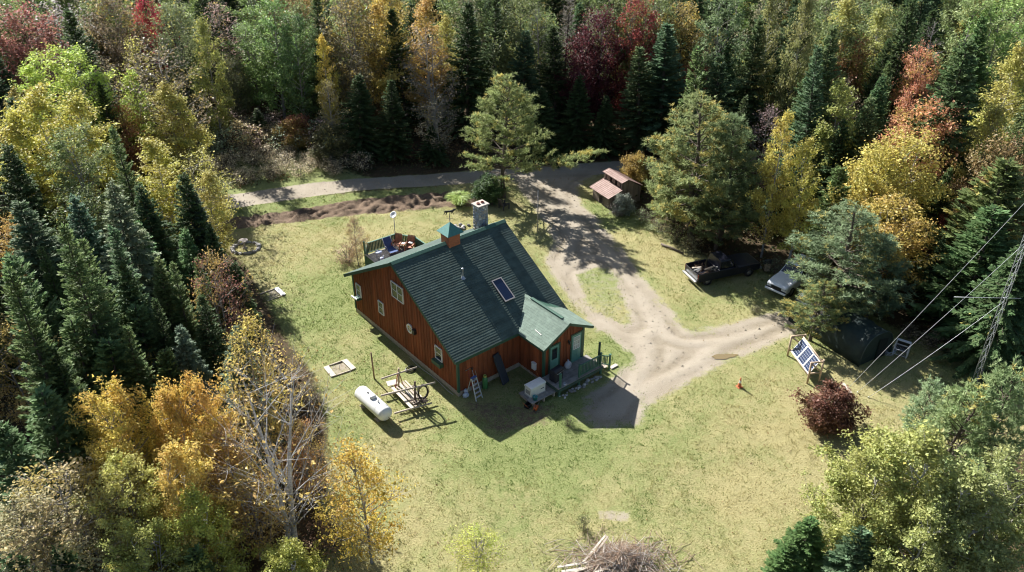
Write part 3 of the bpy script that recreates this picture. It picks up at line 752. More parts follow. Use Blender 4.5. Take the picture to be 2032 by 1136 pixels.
# stair rail on the right end
post(8.98, -4.05, 0.1, 1.28); 
for z in (.2, .86):
    m = MB(); m.bar((8.33, -3.95, dz + z - .05), (8.93, -4.04, dz + z - .34), .07, .05); m.build('rail', GREENP, rl)
for i in range(4):
    x = 8.42 + i * .13; q = -.05 - .29 * (x - 8.33) / .6; m = MB(); m.box(x - .022, -4.0, dz + .2 + q, x + .022, -3.95, dz + .86 + q); m.build('baluster', GREENP, rl)
for i, z in enumerate((.42, .2)):
    m = MB(); m.box(8.47 + i * .3, -3.85, z - .04, 8.77 + i * .3, -2.95, z); m.build('step', WOODG, dk)
m = MB(); m.box(9.15, -4.1, .02, 9.75, -3.85, .10); tag(m.build('plank', WOODP, None, (XA, YA, 0), (0, 0, TH)), 'short pale plank lying beside the porch steps', 'plank')

# ------------------------------------------------------------------ back deck behind the roof, with its own railing panels
bd = empty('back_deck', (XA, YA, 0), TH, 'raised back deck with green lattice railing behind the cottage', 'deck')
BP = [(3.3, 12.35), (3.45, 16.6), (4.4, 18.0), (7.0, 17.9), (7.9, 16.5), (7.85, 12.35)]
BZ = .5
def clipx(yv):                                            # deck outline at depth y
    def side(a, b): return a[0] + (b[0]-a[0]) * (yv-a[1]) / (b[1]-a[1])
    lo = side(BP[0], BP[1]) if yv < 16.6 else side(BP[1], BP[2])
    hi = side(BP[5], BP[4]) if yv < 16.5 else side(BP[4], BP[3])
    return lo, hi
y = 12.35
while y < 17.85:
    (a0, b0_), (a1, b1_) = clipx(y), clipx(min(y + .14, 17.88)); m = MB()
    q = [(a0, y), (b0_, y), (b1_, y + .134), (a1, y + .134)]
    m.add([(p[0], p[1], BZ) for p in q] + [(p[0], p[1], BZ - .04) for p in q], [(0, 1, 2, 3), (7, 6, 5, 4), (0, 4, 5, 1), (1, 5, 6, 2), (2, 6, 7, 3), (3, 7, 4, 0)])
    m.build('deck_board', DECKW, bd); y += .14
m = MB()
for i in range(5):
    a, b = BP[i], BP[i+1]; m.bar((a[0], a[1], BZ - .17), (b[0], b[1], BZ - .17), .05, .24)
m.build('rim_joist', WOODG, bd)
LAT = M('green_panel', (0.05, 0.12, 0.075), .7, .3, 8)
for i in range(5):
    a, b = Vector((*BP[i], 0)), Vector((*BP[i+1], 0)); d = b - a; nP = 1
    m = MB(); m.bar(a + Vector((0, 0, 1.47)), b + Vector((0, 0, 1.47)), .1, .05); m.build('top_rail', WOODP if i == 0 else GREENP, bd)
    m = MB(); m.bar(a + Vector((0, 0, .62)), b + Vector((0, 0, .62)), .06, .05); m.build('bottom_rail', GREENP, bd)
    nk = int(d.length / .13)
    for k in range(1, nk):
        p = a + d * k / nk; m = MB(); w = d.normalized() * .055; nn = Vector((-d.y, d.x, 0)).normalized() * .01
        m.bar(p + Vector((0, 0, .66)), p + Vector((0, 0, 1.43)), .11, .02, nn); m.build('slat', LAT, bd)
for i, (x, y) in enumerate(BP[1:5]):
    m = MB(); m.box(x - .05, y - .05, -.02, x + .05, y + .05, 1.55 if i else 2.6); m.build('post', GREENP, bd)
for (x, y) in ((3.3, 12.45), (7.85, 12.45)):
    m = MB(); m.box(x - .05, y - .05, -.02, x + .05, y + .05, 1.55); m.build('post', GREENP, bd)
# ------------------------------------------------------------------ things round the cottage
def LW(name, s, t, z=0, rz=0, label=None, cat=None, group=None):
    return empty(name, HW(s, t, z), TH + rz, label, cat, group)
BLUEF = M('blue_fabric', (.05, .09, .22), .8, .2)
PALEBLUE = M('pale_blue_plastic', (.45, .5, .62), .5, .1)
TEAKW = M('red_stained_wood', (.36, .15, .075), .6, .2, objvar=.1)

# lounge chair (blue sling) on the back deck
c = LW('lounge_chair', 6.0, 17.2, BZ, -.1, 'blue sling lounge chair on the back deck', 'chair')
m = MB(); m.add([(-.32, -.75, .34), (.32, -.75, .34), (.32, .1, .30), (-.32, .1, .30), (-.32, .55, 1.05), (.32, .55, 1.05)], [(0, 1, 2, 3), (3, 2, 5, 4)])
m.add([(-.32, -.75, .31), (.32, -.75, .31), (.32, .1, .27), (-.32, .1, .27), (-.32, .58, 1.05), (.32, .58, 1.05)], [(3, 2, 1, 0), (4, 5, 2, 3), (0, 1, 1+0, 0)][:2]); m.build('sling', BLUEF, c)
m = MB()
for x in (-.34, .34):
    m.path([(x, -.78, .33), (x, .1, .29), (x, .58, 1.08)], .018, 6); m.path([(x, -.6, .02), (x, -.1, .55), (x, .3, .6)], .016, 6); m.path([(x, .3, .02), (x, -.2, .5)], .016, 6)
m.build('frame', STEEL, c)
# double garden seat with a table between the two backs
b = LW('garden_bench', 7.0, 16.85, BZ, -.95, 'double wooden garden seat with two slatted backs on the back deck', 'bench')
for k in (-1, 1):
    for i in range(5):
        m = MB(); x = k * .52 - .24 + i * .12; m.bar((x, .26, .38), (x + k * .01, .52, 1.12), .10, .02); m.build('back_slat', TEAKW, b)
    for i in range(4):
        m = MB(); m.box(k*.52 - .30, -.30 + i*.15, .40 - i*.008, k*.52 + .30, -.17 + i*.15, .425 - i*.008); m.build('seat_slat', TEAKW, b)
m = MB(); m.box(-.21, -.25, .56, .21, .25, .59); m.build('table_top', TEAKW, b)
for x in (-.86, .86, -.22, .22):
    m = MB(); m.box(x - .05, -.32, .60, x + .05, .30, .63); m.build('armrest', TEAKW, b)
    m = MB(); m.box(x - .04, -.32, 0, x + .04, -.24, .60); m.build('leg', TEAKW, b)
    m = MB(); m.box(x - .04, .24, 0, x + .04, .32, .60); m.build('leg', TEAKW, b)
for (s, t, l) in ((7.0, 16.75, 'white cloth folded on the middle table of the garden seat'), (7.45, 16.45, 'white cloth on the right arm of the garden seat')):
    o = MB(); o.box(-.17, -.12, 0, .17, .12, .03); tag(o.build('cloth', WHITE, None, HW(s, t, BZ + (.595 if s < 7.2 else .635)), (0, 0, TH - .95)), l, 'cloth')
# small clutter at the left end of the back deck
p = LW('plastic_table', 4.9, 17.1, BZ, .2, 'small blue plastic side table on the back deck', 'table')
m = MB(); m.lathe([(0, .42), (.28, .42), (.28, .45), (0, .45)], 14); m.build('top', PALEBLUE, p)
for a in range(4):
    m = MB(); m.tube((.2*math.cos(a*1.571), .2*math.sin(a*1.571), .42), (.24*math.cos(a*1.571), .24*math.sin(a*1.571), 0), .02, n=6); m.build('leg', PALEBLUE, p)
p = LW('watering_can', 4.75, 16.4, BZ, .6, 'pale watering can on the floor of the back deck', 'watering can')
m = MB(); m.lathe([(0, 0), (.15, 0), (.14, .28), (.08, .32), (0, .32)], 12); m.build('body', PALEBLUE, p)
m = MB(); m.path([(.12, 0, .08), (.32, 0, .34)], [.03, .02], 6); m.build('spout', PALEBLUE, p)
m = MB(); m.path([(-.13, 0, .08), (-.26, 0, .22), (-.08, 0, .36)], .015, 6); m.build('handle', PALEBLUE, p)
# satellite dish on a pole
d = LW('satellite_dish', 7.06, 18.05, 0, 0, 'white satellite dish on a thin pole behind the back deck', 'satellite dish')
m = MB(); m.tube((0, 0, 0), (0, 0, 2.95), .03); m.build('pole', STEEL, d)
R = Matrix.Translation((0, 0, 3.05)) @ Matrix.Rotation(-1.2, 4, 'Z') @ Matrix.Rotation(.75, 4, 'X')
m = MB(); m.lathe([(0, 0), (.12, .01), (.22, .035), (.29, .07), (.285, .08), (.21, .05), (.0, .012)], 18); q = m.build('dish', WHITE, d); q.matrix_local = R
m = MB(); m.path([(0, -.26, .07), (0, -.1, .34)], .012, 6); m.box(-.04, -.16, .3, .04, -.06, .38); q = m.build('feed_arm', STEEL, d); q.matrix_local = R

# generator, its plank platform, bucket and hand tools
g = LW('plank_platform', 3.72, -3.12, 0, -.02, 'low weathered plank platform under the white generator', 'platform')
for i in range(7):
    m = MB(); y = -.66 + i * .19; m.box(-.98, y, .30, .98, y + .18, .345); m.build('plank', DECKW, g)
for x in (-.8, 0, .8):
    m = MB(); m.box(x - .05, -.64, 0.02, x + .05, .64, .298); m.build('bearer', WOODG, g)
g = LW('generator', 3.58, -3.03, .345, 0, 'white standby generator on the plank platform beside the porch', 'generator')
CREAM = M('cream_enamel', (.72, .71, .67), .45, .05)
m = MB(); m.box(-.60, -.32, 0, .60, .32, .05); m.build('base', M('grey_composite', (.4, .4, .4), .8), g)
m = MB(); m.prism([(-.31, .05), (.31, .05), (.31, .66), (.25, .72), (-.25, .72), (-.31, .66)], -.58, .58, Matrix.Rotation(math.pi/2, 4, 'Z')); m.build('housing', CREAM, g, bevel=.025)
m = MB(); m.prism([(-.335, .645), (.335, .645), (.335, .70), (.26, .755), (-.26, .755), (-.335, .70)], -.61, .61, Matrix.Rotation(math.pi/2, 4, 'Z')); m.build('lid', CREAM, g, bevel=.02)
m = MB(); m.box(.18, -.322, .34, .46, -.314, .40); m.build('badge', M('dark_badge', (.05, .06, .09), .5), g)
for i in range(5):
    m = MB(); m.box(-.592, -.2, .2 + i*.06, -.582, .2, .225 + i*.06); m.build('louvre', M('dark_louvre', (.12, .12, .12), .6) if i == 0 else bpy.data.materials['dark_louvre'], g)
bk = LW('bucket', 3.12, -3.58, .345, 0, 'small teal bucket on the corner of the generator platform', 'bucket')
TEALP = M('teal_plastic', (.03, .25, .27), .4, .1)
m = MB(); m.lathe([(0, .01), (.115, .0), (.15, .26), (.165, .26), (.165, .28), (.14, .28), (.105, .03), (0, .03)], 14); m.build('tub', TEALP, bk)
m = MB(); m.path([(.15*math.cos(a), .15*math.sin(a)*.3 - .1, .27 + .10*math.sin(a)) for a in np.linspace(0, math.pi, 9)], .006, 5); m.build('handle', STEEL, bk)
cs = LW('chainsaw', 2.85, -3.98, .0, .5, 'orange chainsaw lying in the grass below the generator platform', 'chainsaw')
ORANGE = M('orange_plastic', (.55, .12, .03), .45, .15)
m = MB(); m.box(-.2, -.11, .05, .16, .11, .25); m.build('body', ORANGE, cs, bevel=.03)
m = MB(); m.box(.16, -.012, .08, .72, .012, .17); m.build('bar', STEEL, cs)
m = MB(); m.path([(-.18, 0, .23), (-.1, 0, .33), (.1, 0, .33), (.14, 0, .24)], .018, 6); m.path([(-.2, 0, .2), (-.38, 0, .2), (-.38, 0, .08), (-.2, 0, .08)], .018, 6); m.build('handle', BLACK, cs)
rk = LW('garden_fork', 2.55, -3.7, .0, 1.9, 'long handled garden fork leaning on the generator platform', 'garden fork')
m = MB(); m.tube((0, 0, .05), (.25, .35, .62), .014, n=6); m.build('handle', ORANGE, rk)
m = MB(); m.bar((-.12, 0, .05), (.12, 0, .05), .02, .02)
for i in range(4): m.tube((-.12 + i*.08, 0, .05), (-.15 + i*.09, -.25, .02), .006, n=5)
m.build('tines', STEEL, rk)
bg = LW('crate', 2.62, -3.5, 0, .3, 'dark plastic crate on the grass beside the generator platform', 'crate')
m = MB()
for b in ((-.2,-.15,.01,.2,.15,.03),(-.2,-.15,.03,-.18,.15,.26),(.18,-.15,.03,.2,.15,.26),(-.18,-.15,.03,.18,-.13,.26),(-.18,.13,.03,.18,.15,.26)): m.box(*b)
m.build('crate_body', BLACK, bg)

# barbecue grill on the left end of the porch
gr = LW('barbecue_grill', 5.15, -3.2, dz, .15, 'black covered barbecue with red trim on the left end of the porch', 'grill')
m = MB(); m.box(-.36, -.26, .05, .36, .26, .62); m.build('cabinet', M('black_cover', (.02, .02, .028), .55, .3, 5), gr, bevel=.03)
m = MB(); m.prism([(-.28, .62), (.28, .62), (.26, .80), (.12, .93), (-.12, .93), (-.26, .80)], -.38, .38, Matrix.Rotation(math.pi/2, 4, 'Z')); m.build('lid', bpy.data.materials['black_cover'], gr, bevel=.03)
RP = M('dark_red_paint', (.32, .03, .03), .4, .1)
m = MB(); m.box(.362, -.2, .3, .40, .2, .42); m.box(.362, -.2, .5, .42, .2, .62); m.build('red_panel', RP, gr)
m = MB(); m.tube((-.3, -.32, .72), (.3, -.32, .72), .014); m.build('handle', STEEL, gr)
for x in (-.3, .3):
    m = MB(); m.lathe([(0, -.03), (.06, -.03), (.06, .03), (0, .03)], 10); m.build('wheel', BLACK, gr, (x, -.2, .06), (math.pi/2, 0, 0))
bw = LW('dog_bowl', 5.28, -3.85, dz, 0, 'small steel bowl on the front edge of the porch deck', 'bowl')
m = MB(); m.lathe([(.13, 0), (.10, .07), (.085, .07), (.07, .02), (0, .02)], 14); m.build('bowl_body', STEEL, bw)
# sack between the doors
sk_ = LW('sack', 6.5, -2.8, dz, .2, 'full pale grey sack tied at the top between the two porch doors', 'sack')
rs = random.Random(5)
m = MB(); m.blob((0, 0, .27), .26, .22, .27, 12, 8, .07, rs); m.build('sack_body', M('pale_sack', (.42, .43, .50), .7, .15, 4, .4, 14), sk_)
m = MB(); m.lathe([(.10, .5), (.035, .56), (.07, .66), (.0, .64)], 9); m.build('neck', bpy.data.materials['pale_sack'], sk_)

# step ladder, tools, gas cylinder, leaning cushion by the front wall
ld = LW('step_ladder', .72, -.62, 0, .1, 'aluminium step ladder standing against the front wall', 'ladder')
ALU = M('aluminium', (.62, .64, .67), .4, .08, metal=.35)
for x in (-.26, .26):
    m = MB(); m.bar((x, -.46, 0), (x*.7, 0, 1.45), .06, .03); m.build('side_rail', ALU, ld)
    m = MB(); m.bar((x*1.02, .42, 0), (x*.72, .06, 1.42), .03, .03); m.build('rear_leg', ALU, ld)
for i in range(5):
    f = (i + .8) / 5.4; m = MB(); w = .24 - .075*f; m.box(-w, -.46*(1-f) - .06, 1.45*f - .015, w, -.46*(1-f) + .05, 1.45*f + .015); m.build('tread', ALU, ld)
m = MB(); m.box(-.2, -.08, 1.44, .2, .10, 1.48); m.build('top_cap', M('blue_cap', (.1, .16, .35), .5), ld)
bp = LW('tarp_bundle', .28, -.34, 0, .3, 'crumpled pale blue tarp bundle behind the step ladder', 'tarp')
m = MB(); m.blob((0, 0, .16), .24, .16, .18, 9, 6, .2, rs); m.blob((.12, .1, .33), .15, .12, .14, 8, 5, .2, rs); m.build('bundle', PALEBLUE, bp)
for (s, tp, l, mm, nm) in ((.75, 1.75, 'red handled rake leaning on the front wall behind the ladder', RP, 'rake'), (1.05, 1.72, 'grey pole leaning on the front wall right of the ladder', STEEL, 'pole'), (1.3, 1.4, 'wooden shovel leaning on the front wall left of the green cylinder', LOGW, 'shovel')):
    t_ = LW(nm, s, -.34, 0, 0, l, nm)
    m = MB(); m.tube((0.1, 0, .02), (-.06, .26, tp), .016, n=6); m.build('shaft', mm, t_)
    if nm == 'rake':
        m = MB(); m.bar((-.26, .26, tp), (.14, .26, tp), .03, .03)
        for i in range(7): m.tube((-.24 + i*.06, .26, tp), (-.24 + i*.06, .20, tp + .02), .006, n=4)
        m.build('head', STEEL, t_)
    if nm == 'shovel':
        m = MB(); m.prism([(-.02, 0), (.22, 0), (.22, .28), (.10, .36), (-.02, .28)], -.01, .01); m.build('blade', STEEL, t_)
    if nm == 'pole':
        m = MB(); m.lathe([(0, .0), (.05, .0), (.05, .14), (.0, .16)], 8, (-.06, .24, tp - .1)); m.build('tip', BLACK, t_)
gc = LW('gas_cylinder', 1.72, -.42, 0, 0, 'green gas cylinder standing against the front wall', 'gas cylinder')
m = MB(); m.lathe([(0, .02), (.13, .0), (.17, .06), (.17, .70), (.14, .84), (.06, .90), (0, .90)], 16); m.build('tank', M('green_tank', (.06, .20, .07), .5, .2), gc)
m = MB(); m.lathe([(.10, .88), (.11, 1.0), (.095, 1.0), (.085, .9)], 12); m.build('collar', M('yellow_collar', (.42, .42, .08), .5), gc)
sb = LW('cushion', 2.95, -.62, 0, .0, 'long dark grey lounger cushion leaning on the front wall', 'cushion')
m = MB(); m.bar((.06, -.28, .04), (-.1, .42, 1.75), .62, .14); m.build('pad', M('dark_cushion', (.03, .035, .045), .8, .2), sb, bevel=.05)
m = MB(); m.bar((-.1, .40, 1.70), (-.13, .52, 1.95), .5, .15); m.build('head_pad', bpy.data.materials['dark_cushion'], sb, bevel=.05)
# green hose pipe coil by the foundation of the gable wall, and a white hose along its foot
hz = LW('tyre_planter', -.85, 4.1, 0, 0, 'dark coiled garden hose on the grass by the gable wall', 'garden hose')
m = MB()
for i in range(3): m.path([((.36 - .03*i)*math.cos(a), (.3 - .03*i)*math.sin(a), .03 + .045*i) for a in np.linspace(0, 6.28, 22)], .025, 6)
m.build('coil', BLACK, hz); hz.name = 'garden_hose'
wh = MB(); wh.path([HW(-.2 - .05*math.sin(t*2), t, .03) for t in np.linspace(.3, 5.2, 22)], .022, 6)
tag(wh.build('white_pipe', PALESTONE), 'thin white pipe lying along the foot of the gable wall', 'pipe')

# stones along the foot of the porch
sbd = LW('stone_edging', 4.7, -4.2, 0, 0, 'row of pale fieldstones along the foot of the porch deck', 'stones')
for i in range(46):
    m = MB(); r = rs.uniform(.05, .12); m.blob((rs.uniform(0, 3.6), rs.uniform(-.12, .28), r*.5), r*1.3, r, r*.75, 6, 4, .2, rs); m.build('stone', rs.choice((PALESTONE, STONE, PALESTONE)), sbd)

# propane tank
a_, b_2 = Vector((-9.12, 40.78, 0)), Vector((-7.5, 38.9, 0))
pt_ = empty('propane_tank', (a_ + b_2) / 2, math.atan2((b_2-a_).y, (b_2-a_).x), 'white horizontal propane tank on the lawn left of the lumber frame', 'propane tank')
TW = M('tank_white', (.80, .80, .77), .35, .04, 3, col2=(.74, .73, .69))
r = .47; L = 1.55; prof = []
for i in range(9):
    q = math.pi/2 * i/8; prof.append((r*math.sin(q), -(L - .30) - .32*math.cos(q)))
m = MB(); m.lathe(prof + [(a, -z) for a, z in prof[::-1]], 28); m.build('vessel', TW, pt_, (0, 0, .66), (0, math.pi/2, 0))
m = MB(); m.lathe([(.19, -.05), (.19, .10), (.17, .15), (0, .18)], 18); m.build('valve_dome', TW, pt_, (.05, 0, 1.12))
m = MB(); m.lathe([(.205, .0), (.205, .05), (.19, .06)], 18); m.build('dome_skirt', M('grey_steel', (.4, .4, .4), .6), pt_, (.05, 0, 1.10))
for x in (-.8, .8):
    for y in (-.22, .22):
        m = MB(); m.box(x - .04, y - .05, -.03, x + .04, y + .05, .27); m.build('foot', STEEL, pt_)
    m = MB(); m.box(x - .2, -.4, -.02, x + .2, .4, .08); m.build('concrete_pad', CONC, pt_)

m = MB(); m.path([(1.62, .0, .62), (1.80, .02, .6), (1.86, .1, .1), (1.9, .6, .03)], .02, 6); m.build('gas_pipe', M('copper_pipe', (.30, .20, .13), .5), pt_)
m = MB(); m.lathe([(.0, .0), (.06, .0), (.06, .05), (0, .06)], 10); m.build('gauge', BLACK, pt_, (-.5, 0, 1.12)); m = MB(); m.lathe([(.05, 0), (.05, .12), (.03, .16), (0, .16)], 8); m.build('relief_valve', STEEL, pt_, (.62, 0, 1.11))
m = MB(); m.lathe([(.478, -.012), (.482, 0), (.478, .012)], 28); m.build('weld_seam', TW, pt_, (.78, 0, .66), (0, math.pi/2, 0)); m = MB(); m.lathe([(.478, -.012), (.482, 0), (.478, .012)], 28); m.build('weld_seam', TW, pt_, (-.78, 0, .66), (0, math.pi/2, 0))
# bare post
pp = G(743, 752); m = MB(); m.path([(0, 0, -.1), (-.02, .0, 1.0), (-.05, .03, 2.05)], [.05, .05, .045], 8)
tag(m.build('wooden_post', M('brown_post', (.24, .15, .09), .9, .3), None, pp), 'bare wooden post standing on the lawn above the propane tank', 'post')

# lumber frame: two uprights, cross poles, planks, coil of rope
lf = empty('lumber_frame', (0, 0, 0), 0, 'rough pole rack holding planks and coiled rope beside the propane tank', 'lumber rack')
def LB(name, a, b, r, mat=LOGW, n=8):
    m = MB(); m.tube(a, b, r, r*.9, n); return m.build(name, mat, lf)
up1, up2 = Vector((-7.05, 41.75, 0)), Vector((-5.88, 40.3, 0))
LB('upright', up1, up1 + Vector((.12, .1, 1.75)), .065); LB('upright', up2, up2 + Vector((.08, .12, 1.85)), .07, M('dark_post_wood', (.13, .09, .065), .9, .3))
LB('cross_pole', (-7.95, 41.2, 1.42), (-5.85, 42.2, 1.55), .055, WOODG); LB('cross_pole', (-7.75, 39.6, 1.42), (-4.62, 40.72, 1.52), .06, WOODG)
LB('cross_pole', (-7.0, 39.3, .32), (-4.85, 40.28, .30), .06, WOODG); LB('cross_pole', (-7.9, 41.05, .28), (-6.1, 41.95, .30), .055, WOODG)
LB('brace', (-7.25, 41.6, .1), (-7.0, 41.85, 1.45), .03, RP); LB('brace', (-6.7, 41.9, .1), (-6.95, 41.85, 1.45), .03, TEAKW)
for i, (o_, w) in enumerate(((-.42, .2), (-.16, .16), (.1, .22), (.36, .16), (.55, .10))):
    d = Vector((.80, .60, 0)) * o_; m = MB(); a = Vector((-7.12, 42.0, .385 + .002*i)) + d; b = Vector((-5.62, 39.95, .385 + .002*i)) + d
    m.bar(a, b, w, .045); m.build('plank', WOODP if i % 2 == 0 else WOODG, lf)
m = MB(); m.bar((-7.75, 41.9, .47), (-7.15, 42.15, .47), .5, .04); m.build('plank', WOODP, lf)
m = MB()
for i in range(11):
    ph = i * .31; cx_ = -5.38 + .04*math.sin(i*2.1); rr = .32 + .05*math.sin(i*1.7)
    m.path([(cx_ + rr*math.cos(a)*.9, 40.5 + rr*math.cos(a)*.35 + .05*math.sin(i), .98 + .03*math.cos(i) + (.52 + .06*math.sin(i*3))*math.sin(a)) for a in np.linspace(0, 6.28, 16)], .016, 5)
m.build('rope_coil', M('dark_rope', (.06, .05, .045), .9), lf)
m = MB()
for i in range(16): 
    m.tube((-5.9 + rs.uniform(-.2, .9), 40.1 + rs.uniform(-.2, .5), .43 + rs.uniform(0, .12)), (-5.9 + rs.uniform(-.3, 1.0), 40.1 + rs.uniform(-.3, .5), .43 + rs.uniform(0, .2)), .03, n=5)
m.build('offcuts', M('dark_offcut', (.12, .09, .07), .9, .3), lf)

# horseshoe pits: pale planks round bare earth
def pit(corners, label, which):
    c = sum((G(*p) for p in corners), Vector()) / 4
    e = empty('horseshoe_pit', c, 0, label, 'horseshoe pit', 'horseshoe pits on the lawn')
    q = [G(*p) - c for p in corners]
    for (i, j, w, hgt, mat) in which:
        m = MB(); m.bar(q[i] + Vector((0, 0, hgt/2)), q[j] + Vector((0, 0, hgt/2)), w, hgt); m.build('plank', mat, e)
    m = MB(); m.tube((0, 0, -.1), (0.02, 0, .3), .015, n=6); m.build('stake', STEEL, e)
pit([(683, 716), (702, 734), (662, 748), (647, 729)], 'square horseshoe pit with two pale planks, nearest the propane tank', [(0, 1, .34, .08, WOODP), (2, 3, .34, .08, WOODP), (1, 2, .06, .07, WOODG), (3, 0, .06, .07, WOODG)])
pit([(548, 573), (563, 587), (530, 599), (516, 585)], 'horseshoe pit at the forest edge with one pale plank', [(0, 1, .34, .09, WHITE), (1, 2, .06, .07, WOODG), (3, 0, .05, .07, WOODG)])

# stone ring with a bird bath
rc = G(488, 494); rg_ = empty('stone_ring', rc, 0, 'ring of grey stones round a small flower bed on the far lawn', 'stone ring')
for i in range(34):
    a = i/34*6.283 + rs.uniform(-.06, .06); R_ = 1.0; m = MB(); r = rs.uniform(.10, .19)
    m.blob((R_*math.cos(a)*1.05, R_*math.sin(a)*.95, r*.5), r*1.2, r, r*.8, 6, 4, .22, rs); m.build('stone', STONE, rg_)
bb = empty('bird_bath', rc + Vector((-.1, .02, .0)), 0, 'stone bird bath inside the ring of stones', 'bird bath')
m = MB(); m.lathe([(0, 0), (.19, 0), (.19, .06), (.09, .14), (.075, .5), (.12, .62), (0, .62)], 14); m.build('pedestal', M('bath_stone', (.36, .31, .28), .9, .2), bb)
m = MB(); m.lathe([(.1, .60), (.34, .70), (.37, .76), (.33, .76), (.0, .67)], 18); m.build('basin', bpy.data.materials['bath_stone'], bb)

# grey utility pole by the drive
q = G(1067, 462); m = MB(); m.tube((0, 0, -.1), (-.03, 0, 3.75), .055, .045, 10)
ob = empty('slim_pole', q, 0, 'slim grey pole standing beside the gravel drive above the cottage', 'pole'); m.build('shaft', M('grey_pole', (.36, .33, .31), .7), ob)
m = MB(); m.lathe([(.055, 3.72), (.06, 3.80), (0, 3.84)], 10, (-.03, 0, 0)); m.build('cap', STEEL, ob)
# dark garden chair under the pine
gcx = empty('garden_chair', G(1000, 414), 2.2, 'dark wooden garden chair in the shade under the lone pine', 'chair')
DKW = M('dark_chair_wood', (.07, .06, .06), .8, .2)
for i in range(5):
    m = MB(); m.bar((-.26 + i*.13, .25, .3), (-.28 + i*.14, .5, 1.05), .11, .02); m.build('back_slat', DKW, gcx)
for i in range(4):
    m = MB(); m.box(-.3, -.28 + i*.14, .36 - i*.02, .3, -.16 + i*.14, .385 - i*.02); m.build('seat_slat', DKW, gcx)
for x in (-.34, .34):
    m = MB(); m.box(x - .06, -.35, .55, x + .06, .35, .58); m.build('armrest', DKW, gcx)
    for y in (-.3, .28):
        m = MB(); m.box(x - .04, y - .04, 0, x + .04, y + .04, .55); m.build('leg', DKW, gcx)

# old shed with rusty tin roofs
sh = empty('shed', (7.2, 69.0, 0), math.atan2(-.866, .5), 'small weathered shed with rusty tin roofs beside the drive', 'shed')
RUST = M('rusty_tin', (.25, .15, .12), .7, .25, 2.5, col2=(.40, .27, .23), stretch=(1, 1, 1)); BARN = M('weathered_boards', (.20, .155, .13), .9, .3, 3, .3, 30, stretch=(1, 1, .15), objvar=.25)
SW, SD = 2.5, 3.3
def sheet(a, b, c, d, nrib=10, name='roof_sheet', mat=RUST, ov=.0):
    """corrugated sheet between eave a-b and top d-c"""
    a, b, c, d = map(Vector, (a, b, c, d)); m = MB(); vs = []; fs = []; n = nrib * 4
    nn = (b - a).cross(d - a).normalized()
    for i in range(n + 1):
        h = nn * (.018 * math.cos(i * math.pi / 2))
        vs += [a.lerp(b, i/n) + h, d.lerp(c, i/n) + h, a.lerp(b, i/n) + h - nn*.012, d.lerp(c, i/n) + h - nn*.012]
    for i in range(n):
        q = 4*i; fs += [(q, q+4, q+5, q+1), (q+2, q+3, q+7, q+6), (q, q+2, q+6, q+4), (q+1, q+5, q+7, q+3)]
    m.add(vs, fs); return m.build(name, mat, sh)
for k in range(3):
    xa, xb = -.2 + (SW+.4)*k/3, -.2 + (SW+.4)*(k+1)/3 - .01
    sheet((xa, -.3, 1.12), (xb, -.3, 1.12), (xb, 1.25, 1.62), (xa, 1.25, 1.62), 4)
    sheet((xa, 1.05, 2.28), (xb, 1.05, 2.28), (xb, 1.75, 2.46), (xa, 1.75, 2.46), 4)
    sheet((xb, SD+.25, 1.45), (xa, SD+.25, 1.45), (xa, 1.72, 2.47), (xb, 1.72, 2.47), 4)
def sboard(x0, y0, x1, y1, za, zb, lo=0):
    m = MB(); a = Vector((x0, y0, 0)); b = Vector((x1, y1, 0)); d = (b-a).normalized(); nn = Vector((d.y, -d.x, 0)) * .025; g = d * .006
    Z = lambda z: Vector((0, 0, z)); a += g; b -= g
    m.add([a+Z(lo), b+Z(lo), b+Z(zb), a+Z(za), a+nn+Z(lo), b+nn+Z(lo), b+nn+Z(zb), a+nn+Z(za)], [(0,1,2,3),(4,7,6,5),(0,4,5,1),(1,5,6,2),(2,6,7,3),(3,7,4,0)]); m.build('board', BARN, sh)
for i in range(10):
    if i not in (4, 5): sboard(SW*i/10, 0, SW*(i+1)/10, 0, 1.18, 1.18)
    else: sboard(SW*i/10, 0, SW*(i+1)/10, 0, 1.18, 1.18, .75)
    sboard(SW*(i+1)/10, SD, SW*i/10, SD, 1.5, 1.5)
    if i % 3: sboard(SW*i/10, 1.25, SW*(i+1)/10, 1.25, 2.3, 2.3, 1.7)
zs_ = lambda y: 1.20 + y*.32 if y < 1.2 else (2.32 + (y-1.25)*.2 if y < 1.75 else 2.42 - (y-1.75)*.64)
for i in range(12):
    ya, yb = SD*i/12, SD*(i+1)/12
    sboard(SW, ya, SW, yb, zs_(ya+.01), zs_(yb-.01)); sboard(0, yb, 0, ya, zs_(yb-.01), zs_(ya+.01))
m = MB(); m.box(.05, .05, -.02, SW-.05, SD-.05, .06); m.build('floor', BARN, sh)
m = MB()
for x in (0.03, SW-.03): m.box(x-.05, 1.17, .06, x+.05, 1.27, 2.3)
m.build('corner_post', BARN, sh)

# traffic cone
cn = empty('traffic_cone', G(1467, 768), .4, 'faded orange traffic cone on the lawn below the puddle', 'traffic cone')
CO = M('cone_orange', (.62, .17, .07), .6, .15)
m = MB(); m.box(-.17, -.17, 0, .17, .17, .035); m.build('base', CO, cn, bevel=.01)
m = MB(); m.lathe([(.13, .035), (.085, .33)], 14); m.build('cone_body', CO, cn)
m = MB(); m.lathe([(.0855, .33), (.058, .52)], 14); m.build('white_band', WHITE, cn)
m = MB(); m.lathe([(.058, .52), (.028, .72), (.0, .72)], 14); m.build('cone_tip', CO, cn)

# solar panels in a pole frame
sp = empty('solar_panel_rack', (18.35, 43.95, 0), math.atan2(-2.28, .34), 'blue solar panels tilted in a frame of peeled poles on the lawn', 'solar panel')
